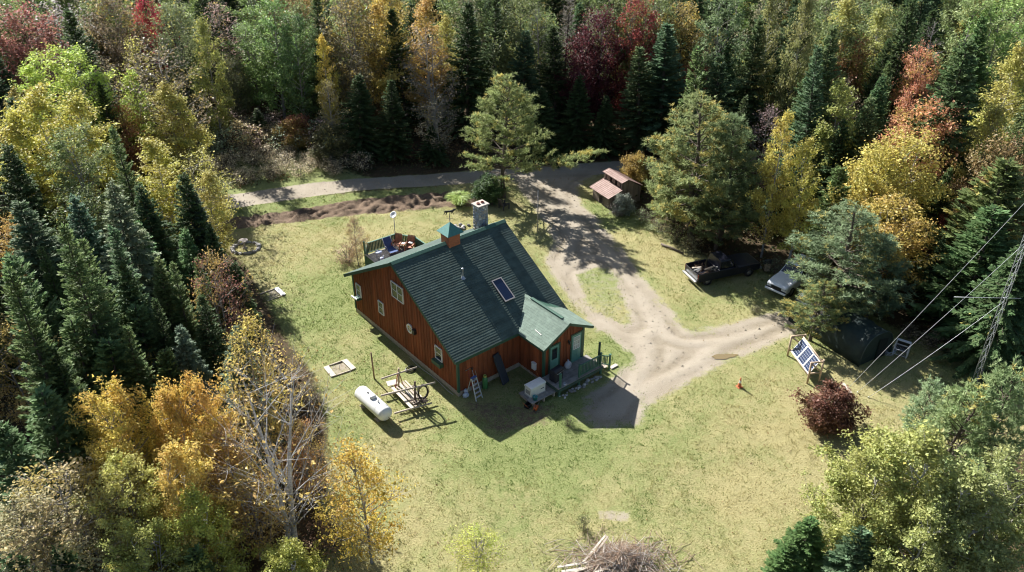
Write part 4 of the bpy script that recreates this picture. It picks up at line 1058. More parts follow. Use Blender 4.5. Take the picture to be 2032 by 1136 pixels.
# local x along the long side (towards camera), y to the right
Lx, Wy = 1.5, .78
def SPB(name, a, b, r=.055, mat=LOGW):
    m = MB(); m.tube(a, b, r, r*.92, 8); return m.build(name, mat, sp)
# with the x axis pointing to the camera, +y points to the right of the picture
fl_, bl_, fr_, br_ = (-Lx, 0), (-Lx, Wy+.15), (Lx-.1, 0), (Lx-.1, Wy)
for (x, y), zt in ((fl_, 1.62), (bl_, 1.66), (fr_, 1.66), (br_, 1.75)): SPB('pole_post', (x*1.02, y, -.1), (x, y, zt), .07)
for z in (1.6,): 
    SPB('cross_pole', (-Lx, 0, z), (-Lx, Wy+.15, z)); SPB('cross_pole', (Lx-.1, 0, z), (Lx-.1, Wy, z)); 
SPB('cross_pole', (Lx-.1, 0, .75), (Lx-.1, Wy, .78)); SPB('brace_pole', (Lx-.1, .05, 1.5), (Lx-.1, Wy-.02, .85)); SPB('brace_pole', (-Lx, .05, 1.5), (-Lx, Wy, .9))
SPB('cross_pole', (-Lx, .0, .45), (-Lx, Wy, .5))
SPB('top_rail', (-Lx-.08, Wy-.02, 1.52), (Lx, Wy-.06, 1.6)); SPB('bottom_rail', (-Lx, .08, .52), (Lx, .08, .52))
pu = Vector((0, Wy - .16, .98)); pw = pu.length; pn = Vector((1, 0, 0)).cross(pu).normalized()
CELL = M('solar_cell', (.022, .036, .085), .18, .25, 3, spec=.7, objvar=.15); ALF = M('panel_frame', (.66, .66, .66), .4, .05)
pt0 = Vector((0, .10, .56))
def PB(m, u0, v0, u1, v1, h0, h1):
    p = lambda u, v, h: pt0 + Vector((u, 0, 0)) + pu.normalized() * v + pn * h
    m.add([p(u0,v0,h0), p(u1,v0,h0), p(u1,v1,h0), p(u0,v1,h0), p(u0,v0,h1), p(u1,v0,h1), p(u1,v1,h1), p(u0,v1,h1)], [(0,3,2,1),(4,5,6,7),(0,1,5,4),(1,2,6,5),(2,3,7,6),(3,0,4,7)])
for k in range(3):
    u0 = -1.28 + k*.85; u1 = u0 + .80; v1 = pw - .04
    m = MB(); PB(m, u0, 0, u1, v1, 0, .03); o = m.build('panel', M('panel_backing', (.55, .56, .58), .5, .05) if k == 0 else bpy.data.materials['panel_backing'], sp)
    m = MB(); f_ = .035
    PB(m, u0, 0, u0+f_, v1, .031, .05); PB(m, u1-f_, 0, u1, v1, .031, .05); PB(m, u0+f_, 0, u1-f_, f_, .031, .05); PB(m, u0+f_, v1-f_, u1-f_, v1, .031, .05); m.build('panel_frame', ALF, o)
    for i in range(4):
        for j in range(6):
            m = MB(); cu_, cv_ = (u1-u0-.11)/4, (v1-.11)/6; a = u0 + .055 + i*cu_; b = .055 + j*cv_
            PB(m, a+.008, b+.008, a+cu_-.008, b+cv_-.008, .031, .036); m.build('solar_cell', CELL, o)

# green tarp garage (open tunnel)
tg = empty('tarp_shelter', (23.7, 44.98, 0), math.atan2(.866, -.5) - math.pi/2, 'dark green tarp tunnel shelter under the pine edge', 'tent')
# local y runs away from the camera end, x across
TARP = M('green_tarp', (.012, .026, .024), .7, .3, 1.2, .6, 4)
tw, thh, tl = 1.52, 2.15, 6.2
arch = lambda a: (tw*math.copysign(abs(math.cos(a))**.75, math.cos(a)), thh*abs(math.sin(a))**.8)
m = MB(); na, nl = 20, 18; vs = []; fs = []
for j in range(nl + 1):
    for i in range(na + 1):
        a = math.pi*i/na; x, z = arch(a); sag = 1 - .035*abs(math.sin(j*math.pi/4.5)) * abs(math.sin(a)) - .012*math.sin(i*1.9 + j*.8) - .012*math.sin(j*2.3 - i*.7)
        vs.append((x*sag, tl*j/nl, z*sag))
for j in range(nl):
    for i in range(na): q = j*(na+1)+i; fs.append((q, q+na+1, q+na+2, q+1))
m.add(vs, fs, True); o = m.build('cover', TARP, tg); sol = o.modifiers.new('thick', 'SOLIDIFY'); sol.thickness = .02
m = MB(); vs = []; ks = [(-1, .0), (-.93, .0)]
pts = [arch(math.pi*i/na) for i in range(na+1)]
# closed end wall; near-black sheet paints the darkness of an open doorway
vs = [(x*.985, .07 + .03*math.sin(i*1.3), z*.985) for i, (x, z) in enumerate(pts)]
m.add(vs, [tuple(range(na, -1, -1))], False); m.build('end_wall', TARP, tg)
m = MB(); m.add([(.15, .02, .02), (.95, .03, .02), (.9, .04, 1.45), (.2, .03, 1.6)], [(0, 1, 2, 3)]); m.add([(-.05, -.02, .02), (.15, .0, .02), (.2, .01, 1.6), (.02, .0, 1.6)], [(0, 1, 2, 3)]); m.build('doorway_shade_and_flap', M('doorway_shade', (.006, .010, .010), .9), tg)
m = MB(); m.path([(x*.99, 0.02, z*.99 + .01) for x, z in pts], .035, 6); m.path([(x*.97, tl*.5, z*.97) for x, z in pts], .025, 6); m.path([(x*.98, tl-.03, z*.98) for x, z in pts], .03, 6); m.build('hoop', M('dark_pipe', (.03, .05, .05), .5), tg)

# white open metal rack and its clutter
rk = empty('metal_rack', G(1786, 704), -.62, 'open white metal rack standing on the grass beside the tarp shelter', 'rack')
WM = M('white_enamel', (.66, .66, .70), .45, .06)
for (x, y) in ((-.42, -.3), (.42, -.3), (-.42, .3), (.42, .3)):
    m = MB(); m.box(x-.025, y-.025, 0, x+.025, y+.025, .95); m.build('leg', WM, rk)
m = MB(); m.box(-.45, .10, .952, .45, .34, .98); m.build('top_panel', WM, rk)
m = MB(); m.box(.446, -.28, .06, .462, .28, .93); m.build('side_panel', WM, rk)
m = MB(); m.box(-.40, .305, .06, .40, .318, .9); m.build('back_panel', BLACK, rk)
for z in (.12, .52, .95):
    m = MB()
    for (a, b) in (((-.42,-.3,z),(.42,-.3,z)),((-.42,.3,z),(.42,.3,z)),((-.42,-.3,z),(-.42,.3,z)),((.42,-.3,z),(.42,.3,z))): m.tube(a, b, .016, n=6)
    if z < .9:
        for i in range(9): m.tube((-.38+i*.095, -.3, z), (-.38+i*.095, .3, z), .007, n=4)
    m.build('wire_shelf', WM, rk)
jg = empty('plastic_jug', G(1752, 692), .3, 'pale blue plastic jug on the grass left of the white rack', 'jug')
m = MB(); m.lathe([(0, 0), (.14, 0), (.15, .28), (.05, .38), (.045, .44), (0, .44)], 12); m.build('body', PALEBLUE, jg)
m = MB(); m.path([(.1, 0, .36), (.19, 0, .34), (.16, 0, .18)], .018, 6); m.build('handle', PALEBLUE, jg)
wr = empty('wire_bundle', G(1763, 704), .0, 'tangled heap of pale wire beside the white rack', 'wire')
m = MB()
for i in range(6): m.path([((.3+.03*i)*math.cos(a+i)+rs.uniform(-.04,.04), .24*math.sin(a+i)+rs.uniform(-.04,.04), .05+.09*i*abs(math.sin(a*.5))+.03*i) for a in np.linspace(0, 5.8, 14)], .012, 5)
m.build('loops', PALEBLUE, wr)
tb = empty('bin_bag', G(1752, 702), .0, 'black bin bag against the mouth of the tarp shelter', 'bag')
m = MB(); m.blob((0, 0, .2), .3, .25, .22, 9, 6, .15, rs); m.build('bag', BLACK, tb)

# antenna tower with guy wires
TX, TY = 28.43, 41.6
tw_ = empty('antenna_mast', (TX, TY, 0), .35, 'tall lattice antenna mast at the right edge of the clearing', 'antenna mast')
GALV = M('galvanised', (.50, .52, .53), .45, .12, metal=.4)
TT = 21.0; R3 = .17; cs3 = [(R3*math.cos(a), R3*math.sin(a)) for a in (.5, .5+2.094, .5+4.189)]
for (x, y) in cs3:
    m = MB(); m.tube((x, y, -.1), (x, y, TT), .019, n=6); m.build('leg', GALV, tw_)
for f in range(3):
    m = MB(); (xa, ya), (xb, yb) = cs3[f], cs3[(f+1) % 3]; z = .1; k = 0; st = .42
    while z < TT - st:
        p, q = ((xa, ya, z), (xb, yb, z+st)) if k % 2 == 0 else ((xb, yb, z), (xa, ya, z+st)); m.tube(p, q, .010, n=4, caps=False); z += st; k += 1
    m.build('lattice', GALV, tw_)
m = MB(); m.box(-.35, -.35, -.1, .35, .35, .12); m.build('base_block', CONC, tw_)
m = MB(); m.tube((-2.9, .1, 0), (.9, -.05, 0), .016, n=6); m.tube((-.12, 0, 0), (.12, 0, 0), .03, n=6); q = m.build('antenna_rod', GALV, tw_, (0, 0, 7.0), (0, 0, -.35))
m = MB(); m.path([(.1, -.2, .0), (.05, -.22, 1.0), (.14, -.16, 2.0)], .03, 6); m.build('cable', BLACK, tw_)
for (px, py, zt, l) in ((1682, 772, 14.6, 'steepest guy wire running from the mast to the red bush'), (1700, 780, 10.6, 'middle guy wire running from the mast to the red bush'), (1722, 790, 6.75, 'lowest guy wire running from the mast past the red bush')):
    a = G(px, py); o = empty('guy_wire', a, 0, l, 'guy wire', 'guy wires of the antenna mast'); b = Vector((TX, TY, zt)) - a
    pts = [Vector((0, 0, .35*0)) .lerp(b, t) - Vector((0, 0, .35*4*t*(1-t)*.4)) for t in np.linspace(0, 1, 16)]
    m = MB(); m.path(pts, .011, 5); m.build('wire', M('bright_wire', (.55, .56, .58), .4, metal=.3) if 'bright_wire' not in bpy.data.materials else bpy.data.materials['bright_wire'], o)
    m = MB(); m.tube((-.03, 0, -.1), (.05, 0, .12), .02, n=6); m.build('anchor', STEEL, o)
for (x, y, zt, l) in ((38, 56, 14.6, 'far guy wire running from the mast into the right forest'), (36, 34, 10.6, 'near guy wire running from the mast out of view')):
    a = Vector((x, y, 0)); o = empty('guy_wire', a, 0, l, 'guy wire', 'guy wires of the antenna mast'); m = MB(); m.tube((0, 0, 0), Vector((TX, TY, zt)) - a, .014, n=5); m.build('wire', bpy.data.materials['bright_wire'], o)
for (p, q, l) in (((1660, 768), (1680, 790), 'grey plank lying in the grass behind the red bush'), ((1672, 762), (1688, 782), 'weathered board lying beside the guy wire anchors')):
    a, b = G(*p), G(*q); m = MB(); m.bar((0, 0, .06), b - a + Vector((0, 0, .06)), .2, .05); tag(m.build('plank', WOODG, None, a), l, 'plank')

# dark pickup with a loaded bed
def wheel(par, x, y, r=.38, w=.24):
    o = link('wheel', WHEEL[0], par, (x, y, r)); link('rim', WHEEL[1], o); return o
RUB = M('rubber', (.02, .02, .02), .8)
m = MB(); m.lathe([(.22, -.12), (.36, -.12), (.38, -.08), (.38, .08), (.36, .12), (.22, .12)], 18); m2 = MB(); m2.lathe([(0, -.10), (.10, -.125), (.22, -.09), (.22, .09), (.10, .125), (0, .10)], 12)
Rw = Matrix.Rotation(math.pi/2, 4, 'X')
for q in (m, m2): q.v = [tuple(Rw @ Vector(p)) for p in q.v]
WHEEL = [m.mesh('tyre_mesh', RUB), m2.mesh('rim_mesh', M('dull_rim', (.28, .28, .3), .4, metal=.6))]
def shell(sections, name, mat, par, bev=.0, smooth=False):
    """loft of closed y-z loops at x stations"""
    m = MB(); n = len(sections[0][1]); vs = []; fs = []
    for x, lp in sections: vs += [(x, y, z) for y, z in lp]
    for i in range(len(sections)-1):
        for k in range(n): fs.append((i*n+k, (i+1)*n+k, (i+1)*n+(k+1) % n, i*n+(k+1) % n))
    fs += [tuple(range(n)), tuple(range(len(vs)-1, len(vs)-n-1, -1))]
    m.add(vs, fs, smooth); return m.build(name, mat, par, bevel=bev)
def sec(w, z0, z1, c=.08): return [(-w, z0), (w, z0), (w, z1-c), (w-c, z1), (-w+c, z1), (-w, z1-c)]
NAVY = M('black_truck_paint', (.012, .013, .022), .3, .2, spec=.6)
tk = empty('pickup_truck', (15.95, 55.75, 0), math.radians(21), 'black pickup truck parked under the pine with junk piled in its bed', 'pickup truck')
shell([(.75, sec(.93, .42, 1.08)), (1.7, sec(.93, .42, 1.08)), (2.6, sec(.88, .45, 1.02)), (2.75, sec(.84, .5, .92))], 'hood', NAVY, tk, .03)
shell([(-.95, sec(.93, .42, 1.10, .04)), (.75, sec(.93, .42, 1.10, .04))], 'cab_body', NAVY, tk, .02)
shell([(-.9, sec(.86, 1.10, 1.12, .005)), (-.78, sec(.74, 1.12, 1.75, .06)), (.05, sec(.74, 1.12, 1.77, .06)), (.72, sec(.84, 1.10, 1.13, .005))], 'cab_roof', NAVY, tk)
gl = glass('dark_auto_glass', (.012, .014, .018))
m = MB(); m.add([(.14, -.66, 1.70), (.14, .66, 1.70), (.70, .76, 1.15), (.70, -.76, 1.15)], [(0, 1, 2, 3)]); m.build('windscreen', gl, tk, (.02, 0, .02))
for s_ in (-1, 1):
    m = MB(); m.add([(-.72, s_*.80, 1.18), (.5, s_*.85, 1.18), (.1, s_*.765, 1.64), (-.7, s_*.765, 1.64)], [(0, 1, 2, 3)]); m.build('side_window', gl, tk)
    m = MB(); m.box(-2.75, s_*.93 - .045, .45, -.97, s_*.93 + .0, 1.12); m.build('bed_side', NAVY, tk, bevel=.02)
    m = MB(); m.box(-2.76, s_*.86 - .06, .72, -2.72, s_*.86 + .06, 1.06); m.build('tail_light', M('red_lens', (.5, .04, .02), .25) if s_ < 0 else bpy.data.materials['red_lens'], tk)
    m = MB(); m.box(2.72, s_*.62 - .16, .70, 2.77, s_*.62 + .16, .86); m.build('headlight', M('lens', (.6, .6, .58), .2) if s_ < 0 else bpy.data.materials['lens'], tk)
    for x in (-1.85, 1.75): wheel(tk, x, s_*.82)
    m = MB(); m.box(.35, s_*1.02 - .07, 1.12, .5, s_*1.02 + .09, 1.3); m.build('mirror', NAVY, tk, bevel=.02)
m = MB(); m.box(-2.74, -.87, .50, -.97, .87, .58); m.build('bed_floor', NAVY, tk)
m = MB(); m.box(-2.78, -.88, .58, -2.73, .88, 1.08); m.build('tailgate', NAVY, tk, bevel=.015)
m = MB(); m.box(-2.98, -.9, .40, -2.80, .9, .56); m.build('rear_bumper', STEEL, tk, bevel=.03)
m = MB(); m.box(2.76, -.9, .42, 2.92, .9, .60); m.build('front_bumper', STEEL, tk, bevel=.03)
jk = empty('junk_heap', tk.location + Vector((0, 0, .58)), math.radians(21), 'heap of brush and boards piled in the black pickup bed', 'junk')
for i in range(9):
    m = MB(); x = rs.uniform(-2.6, -1.2); y = rs.uniform(-.6, .6); m.bar((x, y, .12 + .05*i), (x + rs.uniform(.3, 1.3), y + rs.uniform(-.4, .4), .25 + .06*i), rs.uniform(.1, .2), .03); m.build('board', rs.choice((TEAKW, WOODG, LOGW, BLACK)), jk)
m = MB()
for i in range(60): 
    p = Vector((rs.uniform(-2.6, -1.1), rs.uniform(-.75, .75), rs.uniform(.05, .5))); m.tube(p, p + Vector((rs.uniform(-.5, .5), rs.uniform(-.4, .4), rs.uniform(-.05, .25))), .012, n=4, caps=False)
m.build('brush', M('brown_brush', (.17, .10, .055), .9, .3), jk)
for (px, py, l) in ((1521, 536, 'old tyre and rim lying on a post behind the black pickup'),):
    o = empty('spare_wheel', G(px, py), 0, l, 'wheel'); q = link('tyre', WHEEL[0], o, (0, 0, .75), (1.2, 0, .3)); link('rim', WHEEL[1], q); m = MB(); m.box(-.2, -.2, 0, .2, .2, .62); m.build('stump', LOGW, o)
# white truck nose-out under the pine
PW = M('white_car_paint', (.78, .79, .82), .25, .05, spec=.6)
fdir = Vector((-.72, -.69, 0)); nose = Vector((19.15, 52.75, 0))
wc = empty('parked_suv', nose - fdir*2.3, math.atan2(fdir.y, fdir.x), 'white sport utility vehicle parked nose out beside the low pine', 'car')
shell([(.55, sec(.86, .45, 1.06)), (1.3, sec(.87, .45, 1.04)), (2.0, sec(.84, .45, .98)), (2.22, sec(.78, .55, .88))], 'hood', PW, wc, .04)
shell([(-2.2, sec(.84, .45, 1.05, .06)), (.55, sec(.87, .45, 1.06, .06))], 'body', PW, wc, .03)
shell([(-2.15, sec(.78, 1.04, 1.07, .01)), (-1.95, sec(.66, 1.07, 1.66, .07)), (-.2, sec(.68, 1.07, 1.68, .07)), (.52, sec(.8, 1.05, 1.08, .01))], 'cabin_roof', PW, wc)
m = MB(); m.add([(-.12, -.61, 1.62), (-.12, .61, 1.62), (.51, .72, 1.10), (.51, -.72, 1.10)], [(0, 1, 2, 3)]); m.build('windscreen', gl, wc, (.025, 0, .025))
for s_ in (-1, 1):
    m = MB(); m.add([(-1.9, s_*.745, 1.12), (.35, s_*.79, 1.12), (-.1, s_*.70, 1.56), (-1.85, s_*.70, 1.56)], [(0, 1, 2, 3)]); m.build('side_window', gl, wc)
    m = MB(); m.box(2.19, s_*.58 - .16, .68, 2.25, s_*.58 + .16, .84); m.build('headlight', bpy.data.materials['lens'], wc)
    for x in (-1.35, 1.45): wheel(wc, x, s_*.76)
m = MB(); m.box(2.215, -.40, .62, 2.26, .40, .82); m.build('grille', BLACK, wc)
m = MB(); m.box(2.14, -.84, .40, 2.38, .84, .56); m.build('bumper', PW, wc, bevel=.04)
m = MB(); m.box(2.2, -.80, .562, 2.32, .80, .62); m.build('bumper_gap', BLACK, wc)

# brush pile at the bottom of the picture
bpile = empty('brush_pile', G(1218, 1118), 0, 'big pile of sticks and old boards at the bottom of the lawn', 'brush pile')
for i, (x, y, a, l, z, t) in enumerate(((-1.1, .35, .85, 2.3, .35, .2), (-.85, .3, .9, 2.0, .42, .25), (-1.5, -.2, .15, 2.6, .25, .05), (-1.0, -.4, .3, 2.8, .3, .08), (-1.6, -.5, .1, 2.0, .2, .1), (-.6, 0, 1.3, 1.3, .4, .3), (-.2, -.5, .4, 2.2, .4, .1), (-.7, -.7, .2, 2.4, .25, .05))):
    m = MB(); d = Vector((math.cos(a), math.sin(a), t)); c = Vector((x, y, z)); m.bar(c - d*l/2, c + d*l/2, rs.uniform(.07, .13), .04); m.build('plank', (WOODP, WOODG)[i % 2], bpile)
BRUSH = [M('twig_' + n_, c, .9, .2) for n_, c in (('brown', (.36, .27, .19)), ('grey', (.46, .40, .35)), ('red', (.30, .20, .14)))]
for k in range(3):
    m = MB()
    for i in range(420):
        a = rs.uniform(0, 6.283); r = abs(rs.gauss(0, .85)); p = Vector((.25 + r*1.9*math.cos(a), r*1.05*math.sin(a), max(0.02, .75*math.exp(-r*r) * rs.uniform(.2, 1))))
        d = Vector((rs.gauss(0, 1), rs.gauss(0, .8), rs.gauss(0, .22))).normalized() * rs.uniform(.3, .8); r0 = rs.uniform(.006, .018)
        m.path([p - d, p + Vector((rs.uniform(-.1, .1), rs.uniform(-.1, .1), .05)), p + d], [r0, r0, r0*.5], 4, False)
    tag(m.build('sticks', BRUSH[k], bpile), kind='stuff')
# log at the lawn edge, scattered rocks behind the cottage
a, b = G(1312, 487), G(1356, 506); m = MB(); m.path([(0, 0, .1), (b-a)*.5 + Vector((0, .1, .12)), (b-a) + Vector((0, 0, .1))], [.1, .09, .07], 8); tag(m.build('fallen_log', BARK, None, a), 'grey fallen log lying along the edge of the drive verge', 'log')
rp = empty('rock_heap', G(905, 452), 0, 'low heap of rocks and dry stalks behind the chimney', 'rocks')
for i in range(16):
    r = rs.uniform(.1, .22); m = MB(); m.blob((rs.uniform(-1.1, 1.1), rs.uniform(-.4, .4), r*.5), r*1.2, r, r*.8, 6, 4, .2, rs); m.build('stone', STONE, rp)
# ------------------------------------------------------------------ trees: prototypes (trunk mesh + crown mesh), copied with their own colour and scale
def nrm(a): return a / (np.linalg.norm(a, axis=-1, keepdims=True) + 1e-9)
def leaves(c, r, size, up=0.35, aspect=.62, out=None):
    """diamond leaf faces at points c"""
    n = len(c); N_ = r.normal(0, 1, (n, 3)); N_[:, 2] = np.abs(N_[:, 2]) + up
    if out is not None: N_ += out
    N_ = nrm(N_); t = nrm(np.cross(N_, r.normal(0, 1, (n, 3)))); b = np.cross(N_, t)
    s = (size * np.clip(r.gamma(4.5, .222, n), .35, 2.0))[:, None]
    bend = N_ * s * .12
    v = np.stack([c - t*s*.5, c - b*s*.5*aspect + bend, c + t*s*.5, c + b*s*.5*aspect + bend], 1).reshape(-1, 3)
    return v
def blades(p, d, l, w, r):
    n = len(p); d = nrm(d); side = nrm(np.cross(d, r.normal(0, 1, (n, 3)) * np.array([.5, .5, .2]) + np.array([0, 0, 1.0])))
    l = np.broadcast_to(l, (n,))[:, None]; w = np.broadcast_to(w, (n,))[:, None]
    return np.stack([p, p + d*l*.45 + side*w*.5, p + d*l, p + d*l*.45 - side*w*.5], 1).reshape(-1, 3)
def crown_mesh(name, v, va, wa, mat):
    f = np.arange(len(v)).reshape(-1, 4)
    return np_mesh(name, v, f, mat, {'v': ('FACE', va), 'w': ('FACE', wa)})
def trunk_mesh(name, paths, mat):
    m = MB()
    for pts, rad, n in paths: m.path(pts, list(rad), n, False)
    return m.mesh(name, mat)
def bezier(p0, p1, p2, n):
    t = np.linspace(0, 1, n)[:, None]; return (1-t)**2*p0 + 2*t*(1-t)*p1 + t*t*p2

def spruce(seed, h=14., r=2.1, zb=1.2, dens=1.0, droop=.25, tw=.07, shaggy=0.0):
    R = np.random.default_rng(seed); P = []; D = []; Ln = []; Wd = []; VA = []; paths = []
    lean = R.normal(0, .012, 2)
    paths.append(([(lean[0]*z, lean[1]*z, z) for z in np.linspace(-.2, h, 7)], np.linspace(.02*h*.65, .02, 7), 7))
    z = zb
    while z < h - .15:
        t = (z - zb) / (h - zb); nb = int(R.integers(6, 9))
        a0 = R.uniform(0, 6.28)
        for k in range(nb):
            a = a0 + 6.283*k/nb + R.normal(0, .25)
            L = (r * (1 - t)**.82 * R.uniform(.72, 1.12) + .14) * (1 + .12*math.sin(3*a + seed))
            if R.random() < .06: L *= .5
            el = .55*t + .1 - droop*(1 - t) + R.normal(0, .08)
            d0 = np.array([math.cos(a)*math.cos(el), math.sin(a)*math.cos(el), math.sin(el)])
            p0 = np.array([lean[0]*z, lean[1]*z, z + R.normal(0, .1)])
            p1 = p0 + d0*L*.55; p2 = p0 + d0*L + np.array([0, 0, (.10 - shaggy*.3)*L])
            n = max(4, int(L / .085 * dens)); u = np.linspace(.12, 1, n) ** .85
            B = (1-u)[:, None]**2*p0 + 2*(u*(1-u))[:, None]*p1 + (u*u)[:, None]*p2
            T = nrm((p2 - p0)[None] * np.ones((n, 1))); sd_ = np.array([-math.sin(a), math.cos(a), 0.])
            for sg in (-1, 1):
                q = T*R.uniform(.45, .9, (n, 1)) + sg*sd_*R.uniform(.5, .9, (n, 1)) + np.array([0, 0, 1.])*R.normal(-.08 - shaggy*.5, .22, (n, 1))
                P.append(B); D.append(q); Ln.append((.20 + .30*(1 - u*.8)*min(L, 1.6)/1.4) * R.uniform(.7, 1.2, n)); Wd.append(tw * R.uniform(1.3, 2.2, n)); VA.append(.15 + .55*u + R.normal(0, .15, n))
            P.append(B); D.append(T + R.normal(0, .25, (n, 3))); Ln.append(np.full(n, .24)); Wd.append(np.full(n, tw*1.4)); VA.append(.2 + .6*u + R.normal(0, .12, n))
            if L > .8 and k % 2 == 0: paths.append(([p0, p1, p0*.15 + p2*.85], (.022, .016, .006), 4))
        z += R.uniform(.26, .42) * (1 - .35*t) / (.6 + .4*dens)
    n = 14; zz = np.linspace(h - .8, h, n); P.append(np.stack([lean[0]*zz, lean[1]*zz, zz], 1)); D.append(np.stack([R.normal(0, .5, n), R.normal(0, .5, n), np.full(n, .8)], 1)); Ln.append(np.full(n, .22)); Wd.append(np.full(n, tw*1.3)); VA.append(np.full(n, .7))
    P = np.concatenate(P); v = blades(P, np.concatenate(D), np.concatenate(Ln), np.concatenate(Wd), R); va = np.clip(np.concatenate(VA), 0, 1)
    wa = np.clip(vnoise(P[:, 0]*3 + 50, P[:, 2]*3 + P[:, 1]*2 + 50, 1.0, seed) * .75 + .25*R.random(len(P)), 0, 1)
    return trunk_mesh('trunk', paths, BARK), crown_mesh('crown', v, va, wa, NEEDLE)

def pine(seed, h=12., r=3.4, zb=2.2, step_=.62, tuft=.30, limb=None, dens=1.0):
    R = np.random.default_rng(seed); paths = []; C = []; CD = []; UU = []
    wob = R.normal(0, .10, (6, 2)); paths.append(([(wob[i, 0]*(i > 0), wob[i, 1]*(i > 0), z) for i, z in enumerate(np.linspace(-.2, h, 6))], np.linspace(.016*h, .025, 6), 8))
    def branch(p0, a, el, L, curl):
        d0 = np.array([math.cos(a)*math.cos(el), math.sin(a)*math.cos(el), math.sin(el)])
        p1 = p0 + d0*L*.55; p2 = p0 + d0*L + np.array([0, 0, curl*L]); pts = bezier(p0, p1, p2, 7)
        paths.append((list(pts), np.linspace(.012*L + .014, .008, 7), 5))
        nsub = max(2, int(L * 3.0 * dens))
        for j in range(nsub):
            u = .30 + .70*(j + R.random()) / nsub; b = (1-u)**2*p0 + 2*u*(1-u)*p1 + u*u*p2
            sg = R.choice((-1, 1)); aa = a + sg*R.uniform(.4, 1.1); l2 = L*.30*(1.15 - u) + R.uniform(.2, .45)
            e2 = R.uniform(.0, .55); q = b + l2*np.array([math.cos(aa)*math.cos(e2), math.sin(aa)*math.cos(e2), math.sin(e2)])
            m_ = max(2, int(l2 / .14))
            for s in np.linspace(.25, 1, m_):
                C.append(b + (q - b)*s + R.normal(0, .06, 3)); CD.append(q - b + np.array([0, 0, .35*l2])); UU.append(u*.7 + .3*s)
        for s in np.linspace(.55, 1, max(2, int(L/.22))):
            C.append((1-s)**2*p0 + 2*s*(1-s)*p1 + s*s*p2); CD.append(p2 - p0 + np.array([0, 0, .3*L])); UU.append(s)
    z = zb
    while z < h - .3:
        t = (z - zb) / (h - zb); nb = int(R.integers(4, 7)); a0 = R.uniform(0, 6.28)
        env = r * (1 - t**1.5)**.9 * (.62 + .38*min(1, t*3.5)) + .25
        for k in range(nb):
            a = a0 + 6.283*k/nb + R.normal(0, .2); L = env * R.uniform(.6, 1.12)
            branch(np.array([0, 0, z + R.normal(0, .12)]), a, .12 + .65*t + R.normal(0, .1), L, .18)
        z += step_ * R.uniform(.75, 1.2)
    for s in np.linspace(h-.7, h+.1, 5): C.append(np.array([wob[5, 0], wob[5, 1], s])); CD.append(np.array([0, 0, 1.])); UU.append(1.)
    if limb:
        for (z, a, L) in limb:
            branch(np.array([0, 0, z]), a, .12, L, .20); branch(np.array([math.cos(a)*L*.5, math.sin(a)*L*.5, z + .1*L]), a + .15, .25, L*.4, .2); branch(np.array([math.cos(a)*L*.4, math.sin(a)*L*.4, z + .05*L]), a - .25, .1, L*.35, .2)
    C = np.array(C); CD = nrm(np.array(CD)); UU = np.array(UU); nt_ = len(C); nbl = 11
    p = np.repeat(C, nbl, 0); d = np.repeat(CD, nbl, 0)*.55 + R.normal(0, .62, (nt_*nbl, 3)); d[:, 2] += .25
    v = blades(p, d, tuft*R.uniform(.7, 1.15, nt_*nbl), .042*R.uniform(.8, 1.3, nt_*nbl), R)
    w = np.repeat(np.clip(.72*vnoise(C[:, 0]*2.2 + 40, C[:, 1]*2.2 + C[:, 2]*1.6 + 40, 1.0, seed) + .38*R.random(nt_) - .05, 0, 1), nbl)
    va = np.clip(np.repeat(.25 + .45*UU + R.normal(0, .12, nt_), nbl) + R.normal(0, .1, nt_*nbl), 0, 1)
    return trunk_mesh('trunk', paths, BARK), crown_mesh('crown', v, va, w, NEEDLE)

